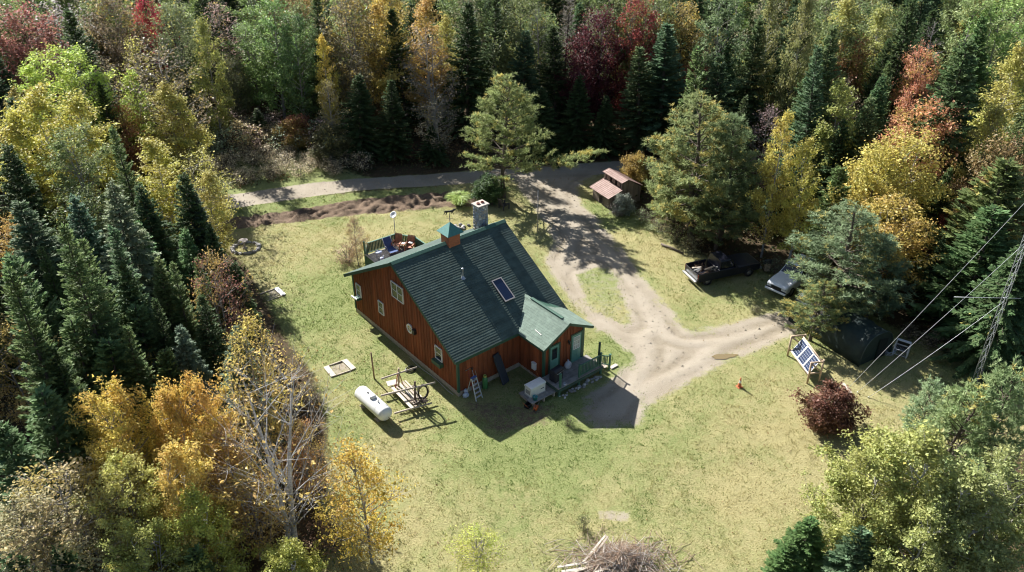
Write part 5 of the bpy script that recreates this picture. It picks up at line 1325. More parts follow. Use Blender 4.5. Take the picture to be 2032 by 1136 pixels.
SHAPES = {'round': lambda t: (math.sin(math.pi*(.10 + .84*t)))**.75, 'tall': lambda t: (math.sin(math.pi*(.16 + .80*t)))**.85 * (1 - .25*t), 'cone': lambda t: (1 - t)**.75*.95 + .1, 'vase': lambda t: .35 + .65*(math.sin(math.pi*(.05 + .75*t)))**1.2 if t < .9 else .45}
def decid(seed, h=13., r=2.6, zb=2.0, nbr=50, nleaf=11000, ls=.18, shape='tall', bark=BARK, sig=.25, up=.6, stems=1, twigs=0, rt=.013, knots=1.7, br=1.0):
    R = np.random.default_rng(seed); paths = []; prof = SHAPES[shape]; pts = []; wts = []; clus = []
    axes = []
    for s in range(stems):
        a = 6.283*s/max(1, stems) + R.uniform(0, 2); off = (r*.35 if stems > 1 else .2) 
        top = np.array([math.cos(a)*off*R.uniform(.6, 1.2), math.sin(a)*off*R.uniform(.6, 1.2), h*.95*R.uniform(.88, 1.0)]); b0 = np.array([math.cos(a)*.12*(stems > 1), math.sin(a)*.12*(stems > 1), -.2])
        ax = bezier(b0, np.array([b0[0], b0[1], h*.4]) + R.normal(0, .12, 3), top, 9); axes.append(ax)
        paths.append((list(ax), np.linspace(rt*h/ (stems**.5), .02, 9), 7))
    for i in range(nbr):
        t = (i + R.random()) / nbr; zt = zb + (h - zb)*t; rad = r*prof(t)*R.uniform(.62, 1.12); a = i*2.399 + R.normal(0, .3)
        ax = axes[i % stems]; zstart = max(zb*.55, zt - rad*up*R.uniform(.7, 1.3)); fz = np.clip((zstart - ax[0, 2])/(ax[-1, 2] - ax[0, 2]), 0, .97)*8; k = int(fz); k = min(k, 7); b0 = ax[k] + (ax[k+1] - ax[k])*(fz - k)
        tip = np.array([math.cos(a)*rad, math.sin(a)*rad, zt]); mid = b0*.5 + tip*.5 + np.array([0, 0, .08*rad]) + R.normal(0, .1, 3)
        B = bezier(b0, mid, tip, 6); L = np.linalg.norm(tip - b0); paths.append((list(B), np.linspace(.010*L + .012, .006, 6)*br, 4))
        segs = [(B, .42)]
        for j in range(3 + twigs):
            u = R.uniform(.35, .95); q0 = (1-u)**2*b0 + 2*u*(1-u)*mid + u*u*tip; d = nrm(nrm(tip - b0) + R.normal(0, .65, 3) + np.array([0, 0, .25])); l2 = L*R.uniform(.22, .45)
            Q = bezier(q0, q0 + d*l2*.5 + R.normal(0, .05, 3), q0 + d*l2 + np.array([0, 0, .1*l2]), 4); segs.append((Q, .2)); paths.append((list(Q), np.linspace(.014, .004, 4)*br, 3))
        for Q, u0 in segs:
            n = max(2, int(np.linalg.norm(Q[-1]-Q[0]) / .22))
            for u in np.linspace(u0, 1.02, n):
                f = u*(len(Q)-1); k = min(int(f), len(Q)-2); pts.append(Q[k] + (Q[k+1]-Q[k])*(f-k)); wts.append((.35 + u) * R.gamma(1.2/knots, knots)); clus.append(R.random())
    pts = np.array(pts); wts = np.array(wts); clus = np.array(clus)
    idx = R.choice(len(pts), nleaf, p=wts/wts.sum()); c = pts[idx] + R.normal(0, sig, (nleaf, 3))*np.array([1, 1, .75])
    ctr = np.array([0, 0, zb + (h-zb)*.45]); out = nrm(c - ctr)*.5
    v = leaves(c, R, ls, .3, out=out)
    va = np.clip(.5 + .28*(clus[idx]-.5) + R.normal(0, .22, nleaf), 0, 1); w = np.clip(.65*vnoise(c[:, 0]*.8 + 30, c[:, 2]*.8 + c[:, 1]*.6 + 30, 1., seed) + .4*R.random(nleaf), 0, 1)
    return trunk_mesh('trunk', paths, bark), crown_mesh('crown', v, va, w, LEAF)

PROTO = {}
def reg(kind, h, r, *variants): PROTO[kind] = (h, r, variants)
reg('spruce', 14, 2.1, spruce(1), spruce(2, r=2.1, droop=.15), spruce(3, droop=.32), spruce(4, 14, 2.5, 2.2, .8, .22, .085, .35), spruce(17, 14, 1.8, 1.6, .9, .1, .075, .1))
reg('fir', 7, 1.5, spruce(5, 7, 1.5, .3, 1.15, .05, .065), spruce(6, 7, 1.5, .3, 1.15, .12, .065))
reg('hemlock', 13, 3.1, spruce(8, 13, 3.1, 1.0, 1.0, .20, .085, .55), spruce(9, 13, 3.1, .8, 1.0, .28, .085, .7))
reg('pine', 12, 3.4, pine(11), pine(12), pine(13, r=3.4, zb=1.4))
reg('young_pine', 5, 1.5, pine(15, 5, 1.5, .3, .42, .24, None, 1.5), pine(16, 5, 1.5, .3, .42, .24, None, 1.5))
reg('lone_pine', 11, 3.5, pine(14, 11, 3.5, 2.2, .62, .3, [(2.9, -.12, 6.2)]))
reg('birch', 13, 2.5, decid(21, bark=GREYBARK), decid(22, bark=GREYBARK, nbr=40), decid(23, bark=BIRCHBARK, nbr=50))
reg('aspen', 14, 3.0, decid(24, 14, 3.0, 2.2, 54, 12000, .185, 'round', GREYBARK), decid(25, 14, 3.0, 2.0, 54, 12000, .185, 'round', GREYBARK, stems=2))
reg('maple', 12, 3.4, decid(26, 12, 3.4, 2.6, 52, 12500, .20, 'round', BARK, .36), decid(27, 12, 3.4, 2.4, 52, 12500, .20, 'round', GREYBARK, .36, stems=3))
reg('thin_tree', 12, 2.4, decid(28, 12, 2.4, 3, 40, 2600, .15, 'tall', GREYBARK, .3, twigs=3), decid(29, 12, 2.6, 2.5, 44, 3200, .15, 'round', GREYBARK, .32, twigs=3, stems=2))
reg('near_birch', 10, 3.2, decid(31, 10, 3.2, 1.6, 64, 23000, .15, 'round', GREYBARK, .2, stems=3, twigs=1), decid(32, 10, 3.2, 1.4, 64, 23000, .15, 'tall', BIRCHBARK, .2, stems=2, twigs=1))
reg('near_sparse', 8, 2.2, decid(33, 8, 2.2, 1.4, 46, 6500, .12, 'tall', GREYBARK, .24, twigs=3), decid(34, 8, 2.2, 1.4, 46, 6000, .12, 'round', GREYBARK, .24, twigs=3, stems=2))
reg('bush', 3.2, 1.7, decid(36, 3.2, 1.7, .25, 60, 14000, .13, 'round', BARK, .2, stems=5), decid(37, 3.2, 1.7, .2, 60, 14000, .13, 'round', BARK, .2, stems=4))
reg('shrub', 1.6, 1.1, decid(38, 1.6, 1.1, .1, 30, 1000, .085, 'round', BARK, .16, stems=4), decid(39, 1.6, 1.1, .1, 30, 900, .085, 'vase', BARK, .16, stems=5))
reg('bare_tree', 13, 2.2, decid(41, 13, 2.2, 3.5, 44, 420, .12, 'tall', GREYBARK, .2, twigs=4))
reg('bare_birch', 13, 3.2, decid(42, 12.4, 3.2, 3.4, 40, 1000, .13, 'round', BIRCHBARK, .22, twigs=8, stems=2, rt=.018, up=1.7, br=.62))
reg('dead_conifer', 13, 1.4, spruce(44, 13, 1.4, 2.0, .16, .35, .05, .2))

NTREE = [0]
def plant(kind, loc, h, r, col, label, cat='tree', group=None, name=None, acc=0.0, rot=None, var=None):
    i = NTREE[0]; NTREE[0] += 1
    h0, r0, vs = PROTO[kind]; tm, cm_ = vs[(i if var is None else var) % len(vs)]
    e = empty(name or {'spruce': 'spruce_tree', 'fir': 'fir_tree', 'hemlock': 'hemlock_tree', 'pine': 'pine_tree', 'young_pine': 'pine_tree', 'lone_pine': 'pine_tree', 'birch': 'birch_tree', 'aspen': 'aspen_tree', 'maple': 'maple_tree', 'thin_tree': 'thin_tree', 'near_birch': 'birch_tree', 'near_sparse': 'birch_tree', 'bush': 'bush', 'shrub': 'shrub', 'bare_tree': 'bare_tree', 'bare_birch': 'birch_tree', 'dead_conifer': 'dead_tree'}[kind],
              (loc[0], loc[1], height(loc[0], loc[1])), i*2.39996 if rot is None else rot, label, cat, group)
    q = random.Random(i)
    e.scale = (r/r0*q.uniform(.85, 1.18), r/r0*q.uniform(.85, 1.18), h/h0)
    if h > 4: e.rotation_euler = (q.gauss(0, .03), q.gauss(0, .03), e.rotation_euler[2])
    link('trunk', tm, e); c = link('crown', cm_, e); c.color = (*col, acc)
    return e
def top(px, py, h): p = G(px, py, h); return (p.x, p.y)

# foliage colours (albedo)
DG = (.052, .080, .026); SG = (.090, .130, .042); BG = (.050, .100, .055); HG = (.095, .130, .048); PG = (.12, .148, .048); PALEH = (.155, .18, .10)
YG = (.34, .41, .06); OY = (.40, .37, .06); GY = (.40, .335, .06); GO = (.38, .275, .045); OR = (.30, .13, .045); RD = (.22, .04, .03); CR = (.30, .018, .04); MR = (.075, .014, .018); PK = (.30, .12, .09); BR = (.21, .165, .09); GB = (.24, .20, .14); LG = (.16, .24, .06); MG = (.10, .16, .045); PB_ = (.30, .20, .16)

# --- left forest, back row to front row (top pixel in the photograph, height, radius)
T = [
 ('maple', 25, 15, 14, 3.4, PK, 'pink red maple at the top left corner of the forest', .0),
 ('thin_tree', 105, 5, 13, 3.6, (.30,.25,.22), 'grey brown half bare tree beside the pink maple', .3),
 ('maple', 285, -8, 13, 1.7, CR, 'narrow crimson maple glowing among dull trees at the top left', 0),
 ('maple', 335, 10, 13, 3.0, (.17,.20,.08), 'olive green maple right of the crimson maple', .2),
 ('thin_tree', 430, 5, 12, 2.8, PB_, 'mauve half bare tree left of the tall green aspens', .3),
 ('maple', 225, -10, 14, 3.2, (.17,.13,.07), 'russet maple between the crimson maple and the spruce', .3),
 ('spruce', 140, 20, 15, 2.4, DG, 'dark spruce behind the bright yellow green aspen', 0),
 ('aspen', 70, 98, 13, 3.0, (.36,.43,.06), 'left half of the bright yellow green aspen clump', 0),
 ('aspen', 135, 92, 13, 3.0, (.36,.43,.06), 'right half of the bright yellow green aspen clump', 0),
 ('thin_tree', 190, 112, 11, 2.2, BR, 'brown thin tree right of the bright aspen clump', .3),
 ('thin_tree', 255, 80, 12, 2.0, OY, 'olive yellow slim tree in front of the russet maple', .3),
 ('thin_tree', 300, 80, 13, 3.0, BR, 'brown half bare tree below the crimson maple', .4),
 ('birch', 395, 35, 13, 1.7, (.24,.25,.05), 'slim olive birch right of the olive green maple', .2),
 ('birch', 262, 145, 10, 1.9, YG, 'small lime green birch behind the yellow birch clump', 0),
 ('birch', 75, 178, 13, 3.0, OY, 'broad olive yellow birch, left trunk of the clump at the far left', .1),
 ('birch', 140, 190, 12, 2.8, OY, 'broad olive yellow birch, right trunk of the clump at the far left', .1),
 ('birch', 15, 225, 12, 2.6, OY, 'olive yellow birch cut by the left edge of the picture', .1),
 ('spruce', 195, 170, 12, 1.5, DG, 'dark narrow spruce between the two yellow birch clumps', 0),
 ('spruce', 158, 182, 10, 1.2, DG, 'short dark spruce behind the olive birch clump', 0),
 ('spruce', 235, 255, 12, 1.4, SG, 'slim blue green spruce pointing up before the yellow birches', 0),
 ('birch', 320, 180, 12, 2.6, (.43,.39,.08), 'yellow birch above the brushy roadside, left stem', .1),
 ('birch', 352, 195, 11, 2.4, (.43,.39,.08), 'yellow birch above the brushy roadside, right stem', .15),
 ('maple', 225, 215, 8, 2.0, OR, 'small orange maple peeping out behind the slim spruce', .4),
 ('birch', 305, 285, 9, 2.0, OY, 'yellow birch in front of the roadside birches', .1),
 ('birch', 390, 345, 8, 1.5, (.42,.37,.09), 'pale yellow birch overhanging the road end on the left', 0),
 ('thin_tree', 385, 300, 9, 2.0, OY, 'thin yellowish tree left of the road end', .2),
 ('aspen', 530, -5, 17, 3.4, LG, 'tall green aspen left of the shaded forest wall, first stem', 0),
 ('aspen', 485, 45, 15, 3.0, LG, 'tall green aspen left of the shaded forest wall, second stem', 0),
 ('aspen', 575, 25, 15, 2.8, MG, 'tall green aspen left of the shaded forest wall, third stem', 0),
 ('birch', 640, 75, 13, 1.4, (.46,.36,.04), 'slim bright yellow aspen standing before the shaded forest wall', 0),
 ('spruce', 510, 215, 8, 1.6, DG, 'small dark spruce below the tall green aspens', 0),
 ('maple', 455, 115, 12, 2.4, (.15,.16,.07), 'dull green tree between the mauve tree and tall aspens', .2),
 ('spruce', 615, -5, 16, 2.6, DG, 'big dark spruce right of the tall green aspens', 0),
 ('maple', 690, -10, 15, 3.2, (.16,.14,.075), 'brownish maple over the shaded forest wall', .4),
 ('birch', 770, -15, 16, 3.0, (.45,.33,.06), 'tall golden birch catching the sun at the top centre', .1),
 ('birch', 835, -5, 15, 2.6, (.40,.27,.06), 'golden brown birch right of the tall golden birch', .3),
 ('spruce', 795, 20, 15, 2.2, DG, 'dark spruce between the two golden birches', 0),
 ('thin_tree', 855, 60, 13, 2.6, GB, 'grey gold half bare tree in the shaded forest wall', .3),
 ('hemlock', 920, 5, 15, 3.2, DG, 'dark hemlock in the middle of the shaded forest wall', 0),
 ('spruce', 975, -10, 16, 2.8, DG, 'dark spruce above the lone pine in the shaded wall', 0),
 ('maple', 1030, -5, 15, 3.0, (.12,.14,.045), 'dull green maple at the top centre right', .15),
 ('bare_tree', 1078, 10, 15, 2.2, (.2,.17,.14), 'tall grey dead tree in the shaded forest wall', 0),
 ('dead_conifer', 1120, 0, 15, 1.8, (.11,.10,.08), 'tall grey dead spruce right of the grey dead tree', 0),
 ('maple', 1195, 25, 14, 3.4, MR, 'dark crimson maple at the edge of the shaded wall', 0),
 ('maple', 1165, 70, 11, 2.4, MR, 'smaller dark crimson maple below the big one', 0),
 ('maple', 1262, -5, 14, 2.4, RD, 'red maple at the top behind the tall right spruce', .2),
 ('hemlock', 700, 150, 11, 2.8, DG, 'dark hemlock in the shade behind the road, left of centre', 0),
 ('spruce', 770, 160, 12, 2.4, DG, 'dark spruce in the shade behind the road, left of the lone pine', 0),
 ('thin_tree', 650, 160, 9, 1.8, (.26,.22,.08), 'olive leafed thin tree at the foot of the shaded wall', .2),
 ('thin_tree', 870, 195, 9, 2.0, (.25,.22,.13), 'pale leafed thin tree just left of the lone pine', .1),
 ('bush', 585, 235, 3.6, 2.0, (.28,.12,.05), 'rusty orange bush at the foot of the shaded wall', .5),
 ('bush', 655, 255, 4.0, 2.2, (.12,.12,.05), 'olive bush in the shade above the road', .2),
 ('hemlock', 860, 255, 7, 2.2, DG, 'low dark hemlock behind the road left of the lone pine', 0),
 ('hemlock', 1080, 175, 11, 2.8, DG, 'dark hemlock behind the lone pine on its right', 0),
 ('hemlock', 1145, 150, 11, 2.6, DG, 'dark hemlock above the shed in the shaded wall', 0),
 ('hemlock', 1200, 190, 9, 2.4, DG, 'low dark hemlock beside the tall right spruce', 0),
 # right forest
 ('spruce', 1330, 50, 13.2, 2.8, (.075,.125,.06), 'tall blue green spruce above the shed', 0),
 ('spruce', 1285, 92, 11.8, 2.7, (.085,.12,.045), 'tall spruce above the shed, left and lower of the pair', .15),
 ('fir', 1400, 95, 12, 2.2, SG, 'blue green fir right of the tall pair of spruces', 0),
 ('maple', 1392, 105, 11, 1.5, RD, 'small red maple between the tall spruces and hemlock', .2),
 ('hemlock', 1500, 38, 14, 3.0, HG, 'broad feathery hemlock in the right forest back row', 0),
 ('hemlock', 1440, 85, 12, 2.5, (.055,.095,.03), 'olive hemlock left of the feathery hemlock', .1),
 ('birch', 1540, -5, 15, 1.8, (.22,.22,.07), 'tall pale trunked tree at the top, left of two', 0),
 ('birch', 1605, -20, 16, 1.8, (.22,.22,.07), 'tall pale trunked tree at the top, right of two', 0),
 ('maple', 1370, 0, 13, 3.0, (.20,.165,.06), 'orange brown maple behind the tall blue green spruce', .5),
 ('aspen', 1450, -15, 15, 2.8, (.13,.18,.07), 'green aspen at the top above the feathery hemlock', .1),
 ('hemlock', 1650, 55, 14, 2.8, HG, 'pale feathery hemlock right of the pale trunked trees', 0),
 ('spruce', 1645, 98, 14, 2.1, (.075,.125,.06), 'pointed blue green spruce in the middle of the right forest', .05),
 ('birch', 1700, 5, 14, 2.8, (.32,.31,.07), 'yellow green birch at the top of the right forest', .2),
 ('birch', 1760, 15, 13, 2.4, (.30,.31,.08), 'pale yellow green birch right of the yellow green birch', .1),
 ('maple', 1690, 75, 11, 2.4, OR, 'orange maple below the yellow green birch', .3),
 ('spruce', 1742, 75, 12, 1.6, DG, 'dark slim spruce right of the orange maple', 0),
 ('spruce', 1775, 130, 11, 1.7, SG, 'second dark slim spruce right of the orange maple', 0),
 ('hemlock', 1815, 0, 15, 2.6, DG, 'dark hemlock at the top right of the forest', 0),
 ('maple', 1835, 95, 12, 1.9, (.46,.20,.10), 'salmon pink sparse maple before the big dark hemlock', .3),
 ('bare_tree', 1870, 40, 14, 2.0, (.2,.17,.14), 'bare grey tree above the big dark hemlock', 0),
 ('aspen', 1935, -10, 15, 2.8, (.24,.29,.10), 'pale green aspen at the top right', 0),
 ('aspen', 2015, -5, 15, 3.2, (.20,.30,.07), 'bright green aspen in the top right corner', 0),
 ('hemlock', 1975, 35, 14, 2.6, (.07,.125,.035), 'dark green hemlock below the top right corner', 0),
 ('hemlock', 1920, 78, 16, 4.2, (.075,.115,.042), 'biggest dark hemlock of the right forest', 0),
 ('birch', 2005, 105, 14, 2.6, (.36,.34,.07), 'yellow birch at the right edge below the bright aspen', .1),
 ('birch', 1985, 210, 12, 2.0, (.33,.30,.06), 'yellow birch at the right edge beside the big hemlock', .2),
 ('birch', 1690, 155, 12, 2.4, (.28,.30,.07), 'yellow green birch before the orange maple', .15),
 ('hemlock', 1735, 190, 11, 2.3, HG, 'pale hemlock in the middle of the right forest', 0),
 ('thin_tree', 1530, 215, 9, 1.8, (.20,.13,.12), 'mauve twiggy bare tree above the big roadside pine', .1),
 ('pine', 1405, 195, 12, 5.4, (.135,.165,.060), 'big broad white pine beside the shed', .34),
 ('pine', 1465, 235, 10.5, 3.6, (.115,.155,.065), 'white pine standing just right of the big broad pine', .25),
 ('pine', 1440, 352, 6.6, 3.3, (.115,.15,.06), 'low spreading white pine with boughs over the black pickup', .2),
 ('pine', 1350, 325, 6.6, 3.2, (.16,.19,.07), 'pale green white pine at the verge between the shed and the black pickup', .25),
 ('pine', 1345, 260, 8, 2.6, (.15,.17,.06), 'white pine leaning out over the shed verge', .35),
 ('bush', 1262, 312, 3.2, 1.6, (.32,.24,.05), 'yellow and orange bush between the shed and the big pine', .4),
 ('birch', 1562, 222, 12, 1.7, GY, 'golden slim birch right of the big broad pine', .2),
 ('birch', 1612, 285, 10, 1.6, OY, 'olive gold slim birch right of the golden birch', .2),
 ('fir', 1665, 330, 8, 1.8, SG, 'blue green fir below the middle of the right forest', 0),
 ('maple', 1745, 285, 10, 2.6, GY, 'golden maple in the right forest, left of the salmon tree', .12),
 ('maple', 1800, 270, 10.5, 3.0, GY, 'golden maple below the salmon coloured maple', .12),
 ('maple', 1848, 200, 11.5, 2.7, (.46,.21,.09), 'salmon orange maple in front of the biggest hemlock', .3),
 ('maple', 1780, 400, 8, 2.8, GO, 'deep gold maple above the blue green pine', .2),
 ('fir', 1770, 335, 8, 1.2, SG, 'slim spruce standing inside the golden maples', 0),
 ('hemlock', 1925, 275, 9, 1.8, HG, 'pale green hemlock right of the golden maples', 0),
 ('hemlock', 1880, 330, 8, 1.7, SG, 'blue green hemlock below the biggest hemlock', 0),
 ('birch', 1942, 345, 7, 1.8, (.30,.31,.11), 'pale yellow green birch crossed by the guy wires', 0),
 ('maple', 1868, 430, 4.5, 1.0, RD, 'small red maple in the dark below the golden maples', .12),
 ('fir', 2000, 320, 11, 3.4, (.10,.13,.04), 'olive spruce with long boughs at the right edge behind the mast', .3),
 ('fir', 1985, 420, 9, 3.0, (.07,.12,.04), 'green spruce with drooping boughs behind the mast', .1),
 ('hemlock', 2040, 480, 9, 3.2, (.06,.10,.035), 'dark spruce filling the right edge beside the mast', .1),
 ('pine', 1705, 415, 8.6, 4.2, (.125,.168,.085), 'blue green white pine above the tarp shelter', .22),
 ('pine', 1760, 470, 6.5, 3.0, (.11,.16,.09), 'white pine right of the blue green pine', .25),
 ('pine', 1634, 556, 4.8, 2.2, (.14,.18,.07), 'low white pine with orange needles beside the white car', .42),
 # left forest, middle and front
 ('hemlock', 5, 285, 12, 2.8, DG, 'dark hemlock at the left edge below the olive birch', 0),
 ('hemlock', 60, 395, 12, 3.0, (.085,.12,.06), 'grey green hemlock at the left edge of the left forest', 0),
 ('hemlock', 205, 362, 12.5, 2.9, PALEH, 'pale silvery hemlock in the left forest', 0),
 ('hemlock', 135, 400, 11, 2.4, (.07,.12,.07), 'green hemlock left of the pale silvery hemlock', 0),
 ('spruce', 275, 440, 9, 1.5, (.085,.15,.055), 'bright green spruce right of the pale silvery hemlock', 0),
 ('hemlock', 350, 350, 11, 2.6, DG, 'dark cedar behind the lawn edge below the road end', .1),
 ('hemlock', 380, 372, 10, 1.9, (.05,.07,.045), 'dark brownish cedar at the lawn corner near the road', .2),
 ('hemlock', 412, 450, 8.5, 1.5, DG, 'dark cedar at the lawn edge beside the stone ring', .1),
 ('hemlock', 462, 520, 7, 1.6, DG, 'dark low cedar at the lawn edge by the far horseshoe pit', .1),
 ('spruce', 120, 448, 14, 1.6, SG, 'tall slim leaning spruce in the middle of the left forest', 0),
 ('spruce', 215, 455, 12, 1.8, (.075,.12,.055), 'blue green spruce with bare lower trunk in the left forest', 0),
 ('spruce', 92, 488, 10, 1.2, SG, 'slim spruce tip left of the tall slim spruce', 0),
 ('spruce', 25, 555, 14, 1.9, SG, 'tall spruce near the left edge, left of the slim one', 0),
 ('fir', 45, 500, 11, 2.0, (.09,.14,.055), 'bushy fir near the left edge', 0),
 ('fir', 358, 465, 8, 1.6, (.085,.15,.055), 'light green fir near the lawn edge', 0),
 ('hemlock', 305, 525, 9, 1.6, PG, 'yellowish green hemlock in the left forest', .05),
 ('spruce', 340, 525, 9, 1.1, SG, 'narrow spruce in front of the yellowish hemlock', .05),
 ('spruce', 392, 520, 8, 1.0, SG, 'narrow short spruce right of the yellowish hemlock', 0),
 ('near_sparse', 415, 500, 9, 1.9, (.22,.11,.07), 'brown dying tree at the forest edge below the cedars', .5),
 ('fir', 270, 610, 8, 2.0, (.10,.145,.05), 'green fir in the left forest under the blue green spruce', .15),
 ('fir', 160, 560, 10, 2.2, (.09,.14,.045), 'green fir in front of the tall slim spruce', .1),
 ('fir', 200, 690, 8, 2.2, (.09,.14,.045), 'green fir lower in the left forest', .15),
 ('hemlock', 355, 645, 8, 1.9, (.10,.135,.085), 'pale hemlock above the orange trees, left of two', 0),
 ('hemlock', 440, 655, 8.5, 2.0, (.10,.135,.08), 'pale hemlock above the orange trees, right of two', 0),
 ('fir', 322, 702, 7, 1.5, SG, 'blue green fir above the orange trees', 0),
 ('fir', 65, 765, 9, 2.3, (.085,.135,.05), 'blue green fir at the left above the brown birch', 0),
 ('fir', 0, 835, 8, 1.8, (.075,.125,.05), 'dark fir cut by the left edge', 0),
 ('fir', 130, 640, 9, 2.0, (.08,.12,.04), 'dark green fir in the left forest interior', .1),
 ('near_sparse', 478, 635, 10, 1.9, (.42,.32,.07), 'sparse yellow birch with pale twigs at the forest edge', .1),
 ('bare_birch', 505, 690, 12.5, 3.6, (.42,.29,.06), 'white barked almost bare birch at the lower left', .1),
 ('near_sparse', 590, 840, 6, 1.6, (.38,.20,.05), 'rusty leafed sapling beside the bare birch', .5),
 ('near_birch', 222, 778, 9, 2.2, (.48,.36,.05), 'golden yellow birch in the lower left forest', .15),
 ('near_birch', 335, 775, 9, 2.0, (.46,.30,.045), 'orange gold birch, left of a pair', .15),
 ('near_birch', 385, 762, 9, 1.6, (.47,.31,.045), 'orange gold birch, right of a pair', .15),
 ('near_birch', 350, 895, 8.5, 1.8, (.50,.36,.07), 'brightest pale gold birch in the lower left', .05),
 ('near_birch', 240, 905, 8, 2.0, (.36,.35,.08), 'yellow green birch below the golden yellow birch', .2),
 ('near_birch', 375, 985, 7, 1.7, (.36,.37,.05), 'lime yellow birch near the bottom edge', .1),
 ('near_birch', 275, 1040, 6.5, 1.8, (.31,.33,.07), 'green birch near the bottom edge', .15),
 ('near_sparse', 75, 925, 8.5, 2.6, (.36,.29,.12), 'brown gold half bare birch at the lower left corner', .35),
 ('near_sparse', 440, 850, 7, 2.0, (.38,.24,.07), 'brown leafed sapling behind the bare birch', .4),
 ('near_sparse', 480, 930, 6, 2.0, (.40,.28,.07), 'thin yellow sapling under the bare birch', .3),
 ('near_sparse', 30, 1000, 7, 2.2, (.28,.26,.12), 'thin olive birch in the lower left corner', .2),
 ('near_sparse', 180, 1000, 6.5, 2.0, (.30,.27,.12), 'thin grey green birch between the corner birch and the green birch', .2),
 ('fir', 372, 1085, 5, 1.0, SG, 'small spruce tip at the bottom edge of the forest', 0),
 ('fir', 135, 1088, 5, 1.3, (.075,.13,.05), 'dark spruce tip at the bottom left', 0),
 ('fir', 20, 1105, 5, 1.4, (.075,.13,.05), 'dark spruce tip in the bottom left corner', 0),
 ('near_birch', 560, 1075, 4.5, 1.7, (.34,.34,.05), 'lime yellow birch at the bottom edge beside the lawn', .1),
 ('near_sparse', 708, 888, 7.5, 1.95, (.46,.33,.03), 'slim yellow birch standing alone on the lawn edge', .25),
 ('near_sparse', 945, 1050, 3.0, 1.2, (.36,.38,.06), 'small yellow green birch on the lawn at the bottom edge', 0),
 ('near_sparse', 185, 530, 6, 2.0, (.34,.22,.05), 'orange gold undergrowth tree among the left spruces, upper one', .4),
 ('near_sparse', 285, 700, 5.5, 2.0, (.32,.24,.05), 'orange gold undergrowth tree among the left spruces, lower one', .4),
 ('near_sparse', 5, 440, 9, 2.2, (.36,.24,.05), 'orange gold tree at the left edge between the hemlocks', .4),
 ('near_sparse', 10, 640, 8, 2.2, (.34,.24,.06), 'brown gold tree at the left edge in front of the tall spruce', .4),
 ('spruce', 170, 470, 12, 1.4, SG, 'slim dark spruce just right of the tall slim leaning spruce', 0),
 ('spruce', 255, 520, 10, 1.3, SG, 'slim spruce in front of the blue green spruce with bare lower trunk', 0),
 ('spruce', 312, 600, 8.5, 1.3, DG, 'slim dark spruce below the yellowish green hemlock', 0),
 ('spruce', 62, 640, 11, 1.5, SG, 'slim spruce right of the brown gold tree at the left edge', 0),
 ('spruce', 112, 690, 10, 1.5, DG, 'slim dark spruce above the blue green fir at the left', 0),
 ('spruce', 238, 640, 9, 1.4, SG, 'slim spruce in front of the green fir of the left forest', 0),
 ('spruce', 400, 590, 8, 1.2, DG, 'slim dark spruce left of the sparse yellow birch', 0),
 ('spruce', 150, 770, 8, 1.5, SG, 'slim spruce behind the golden yellow birch on its left', 0),
 # lower right
 ('young_pine', 1858, 760, 4.2, 1.0, (.19,.25,.13), 'small young pine standing apart by the mast shadow', .06),
 ('young_pine', 1935, 778, 6, 1.9, (.16,.21,.085), 'bushy young pine at the lower right, left of two', .22),
 ('young_pine', 2022, 735, 7, 1.9, (.15,.20,.085), 'bushy young pine at the right edge, right of two', .22),
 ('near_birch', 1835, 848, 8.5, 3.2, (.29,.30,.075), 'broad yellow green birch filling the lower right', .08),
 ('near_birch', 1745, 905, 7, 2.2, (.29,.30,.075), 'yellow green birch left of the broad one at the lower right', .05),
 ('near_birch', 1950, 945, 8, 2.8, (.27,.295,.095), 'pale green birch in the lower right corner', .05),
 ('near_birch', 2030, 920, 8, 2.4, (.26,.285,.095), 'pale green birch cut by the right edge at the lower right', .05),
 ('near_birch', 1850, 1010, 6.5, 2.4, (.27,.29,.08), 'pale green birch at the bottom edge right', .05),
 ('fir', 1612, 1030, 3.6, 1.2, (.07,.125,.035), 'dark green arborvitae at the bottom edge right of the lawn', .03),
 ('fir', 1575, 1080, 2.6, .9, (.07,.125,.035), 'smaller dark arborvitae left of the bigger one', 0),
 ('fir', 1715, 1055, 4.5, 1.6, (.085,.135,.07), 'feathery pale fir at the bottom edge below the birches', 0),
]
taken = []
def sunlit_limit(x, y):
    """how tall a tree may stand there and still leave the sunlit road bank, shed and lone pine in the sun"""
    if x + .75 * (y - 72) < -14: return 2.5 + max(0, y - 79) * .72
    if x < 15: return max(0, y - 68.0) * .86 if y > 76.5 else 0
    return 99
def sd1(x, y, poly): return float(sdf(np.array([x]), np.array([y]), poly)[0])
for (k, px, py, h, r, col, lab, acc) in T:
    # the crown top stays where the photograph shows it; the height gives way until the trunk stands off the lawn and the road
    h_ = h; lawn_ok = lab.startswith(('slim yellow birch standing', 'small yellow green birch on', 'small young pine', 'tiny'))
    while True:
        x, y = top(px, py, h_)
        back = 430 < px < 1230 and py < 270
        bad = (px < 640 or py < 400) and not lawn_ok and (sd1(x, y, LAWN) < .3 + .12*r or sd1(x, y, ROAD) < 1.6)
        bad = bad or (back and h_ > sunlit_limit(x, y))
        if not bad or h_ < .45*h: break
        h_ -= .25
    if bad: print('still on open ground:', lab)
    if h_ < h - 2: print('lowered', lab, h, h_)
    r *= .55 + .45*h_/h; h = h_
    taken.append((x, y, r)); plant(k, (x, y), h, r, col, lab, acc=acc)
lp = G(1000, 392); taken.append((lp.x, lp.y, 3.5))
plant('lone_pine', (lp.x, lp.y), 11.0, 4.4, (.15, .18, .06), 'lone yellow tipped white pine with one long limb behind the cottage', acc=.28, rot=0.0)

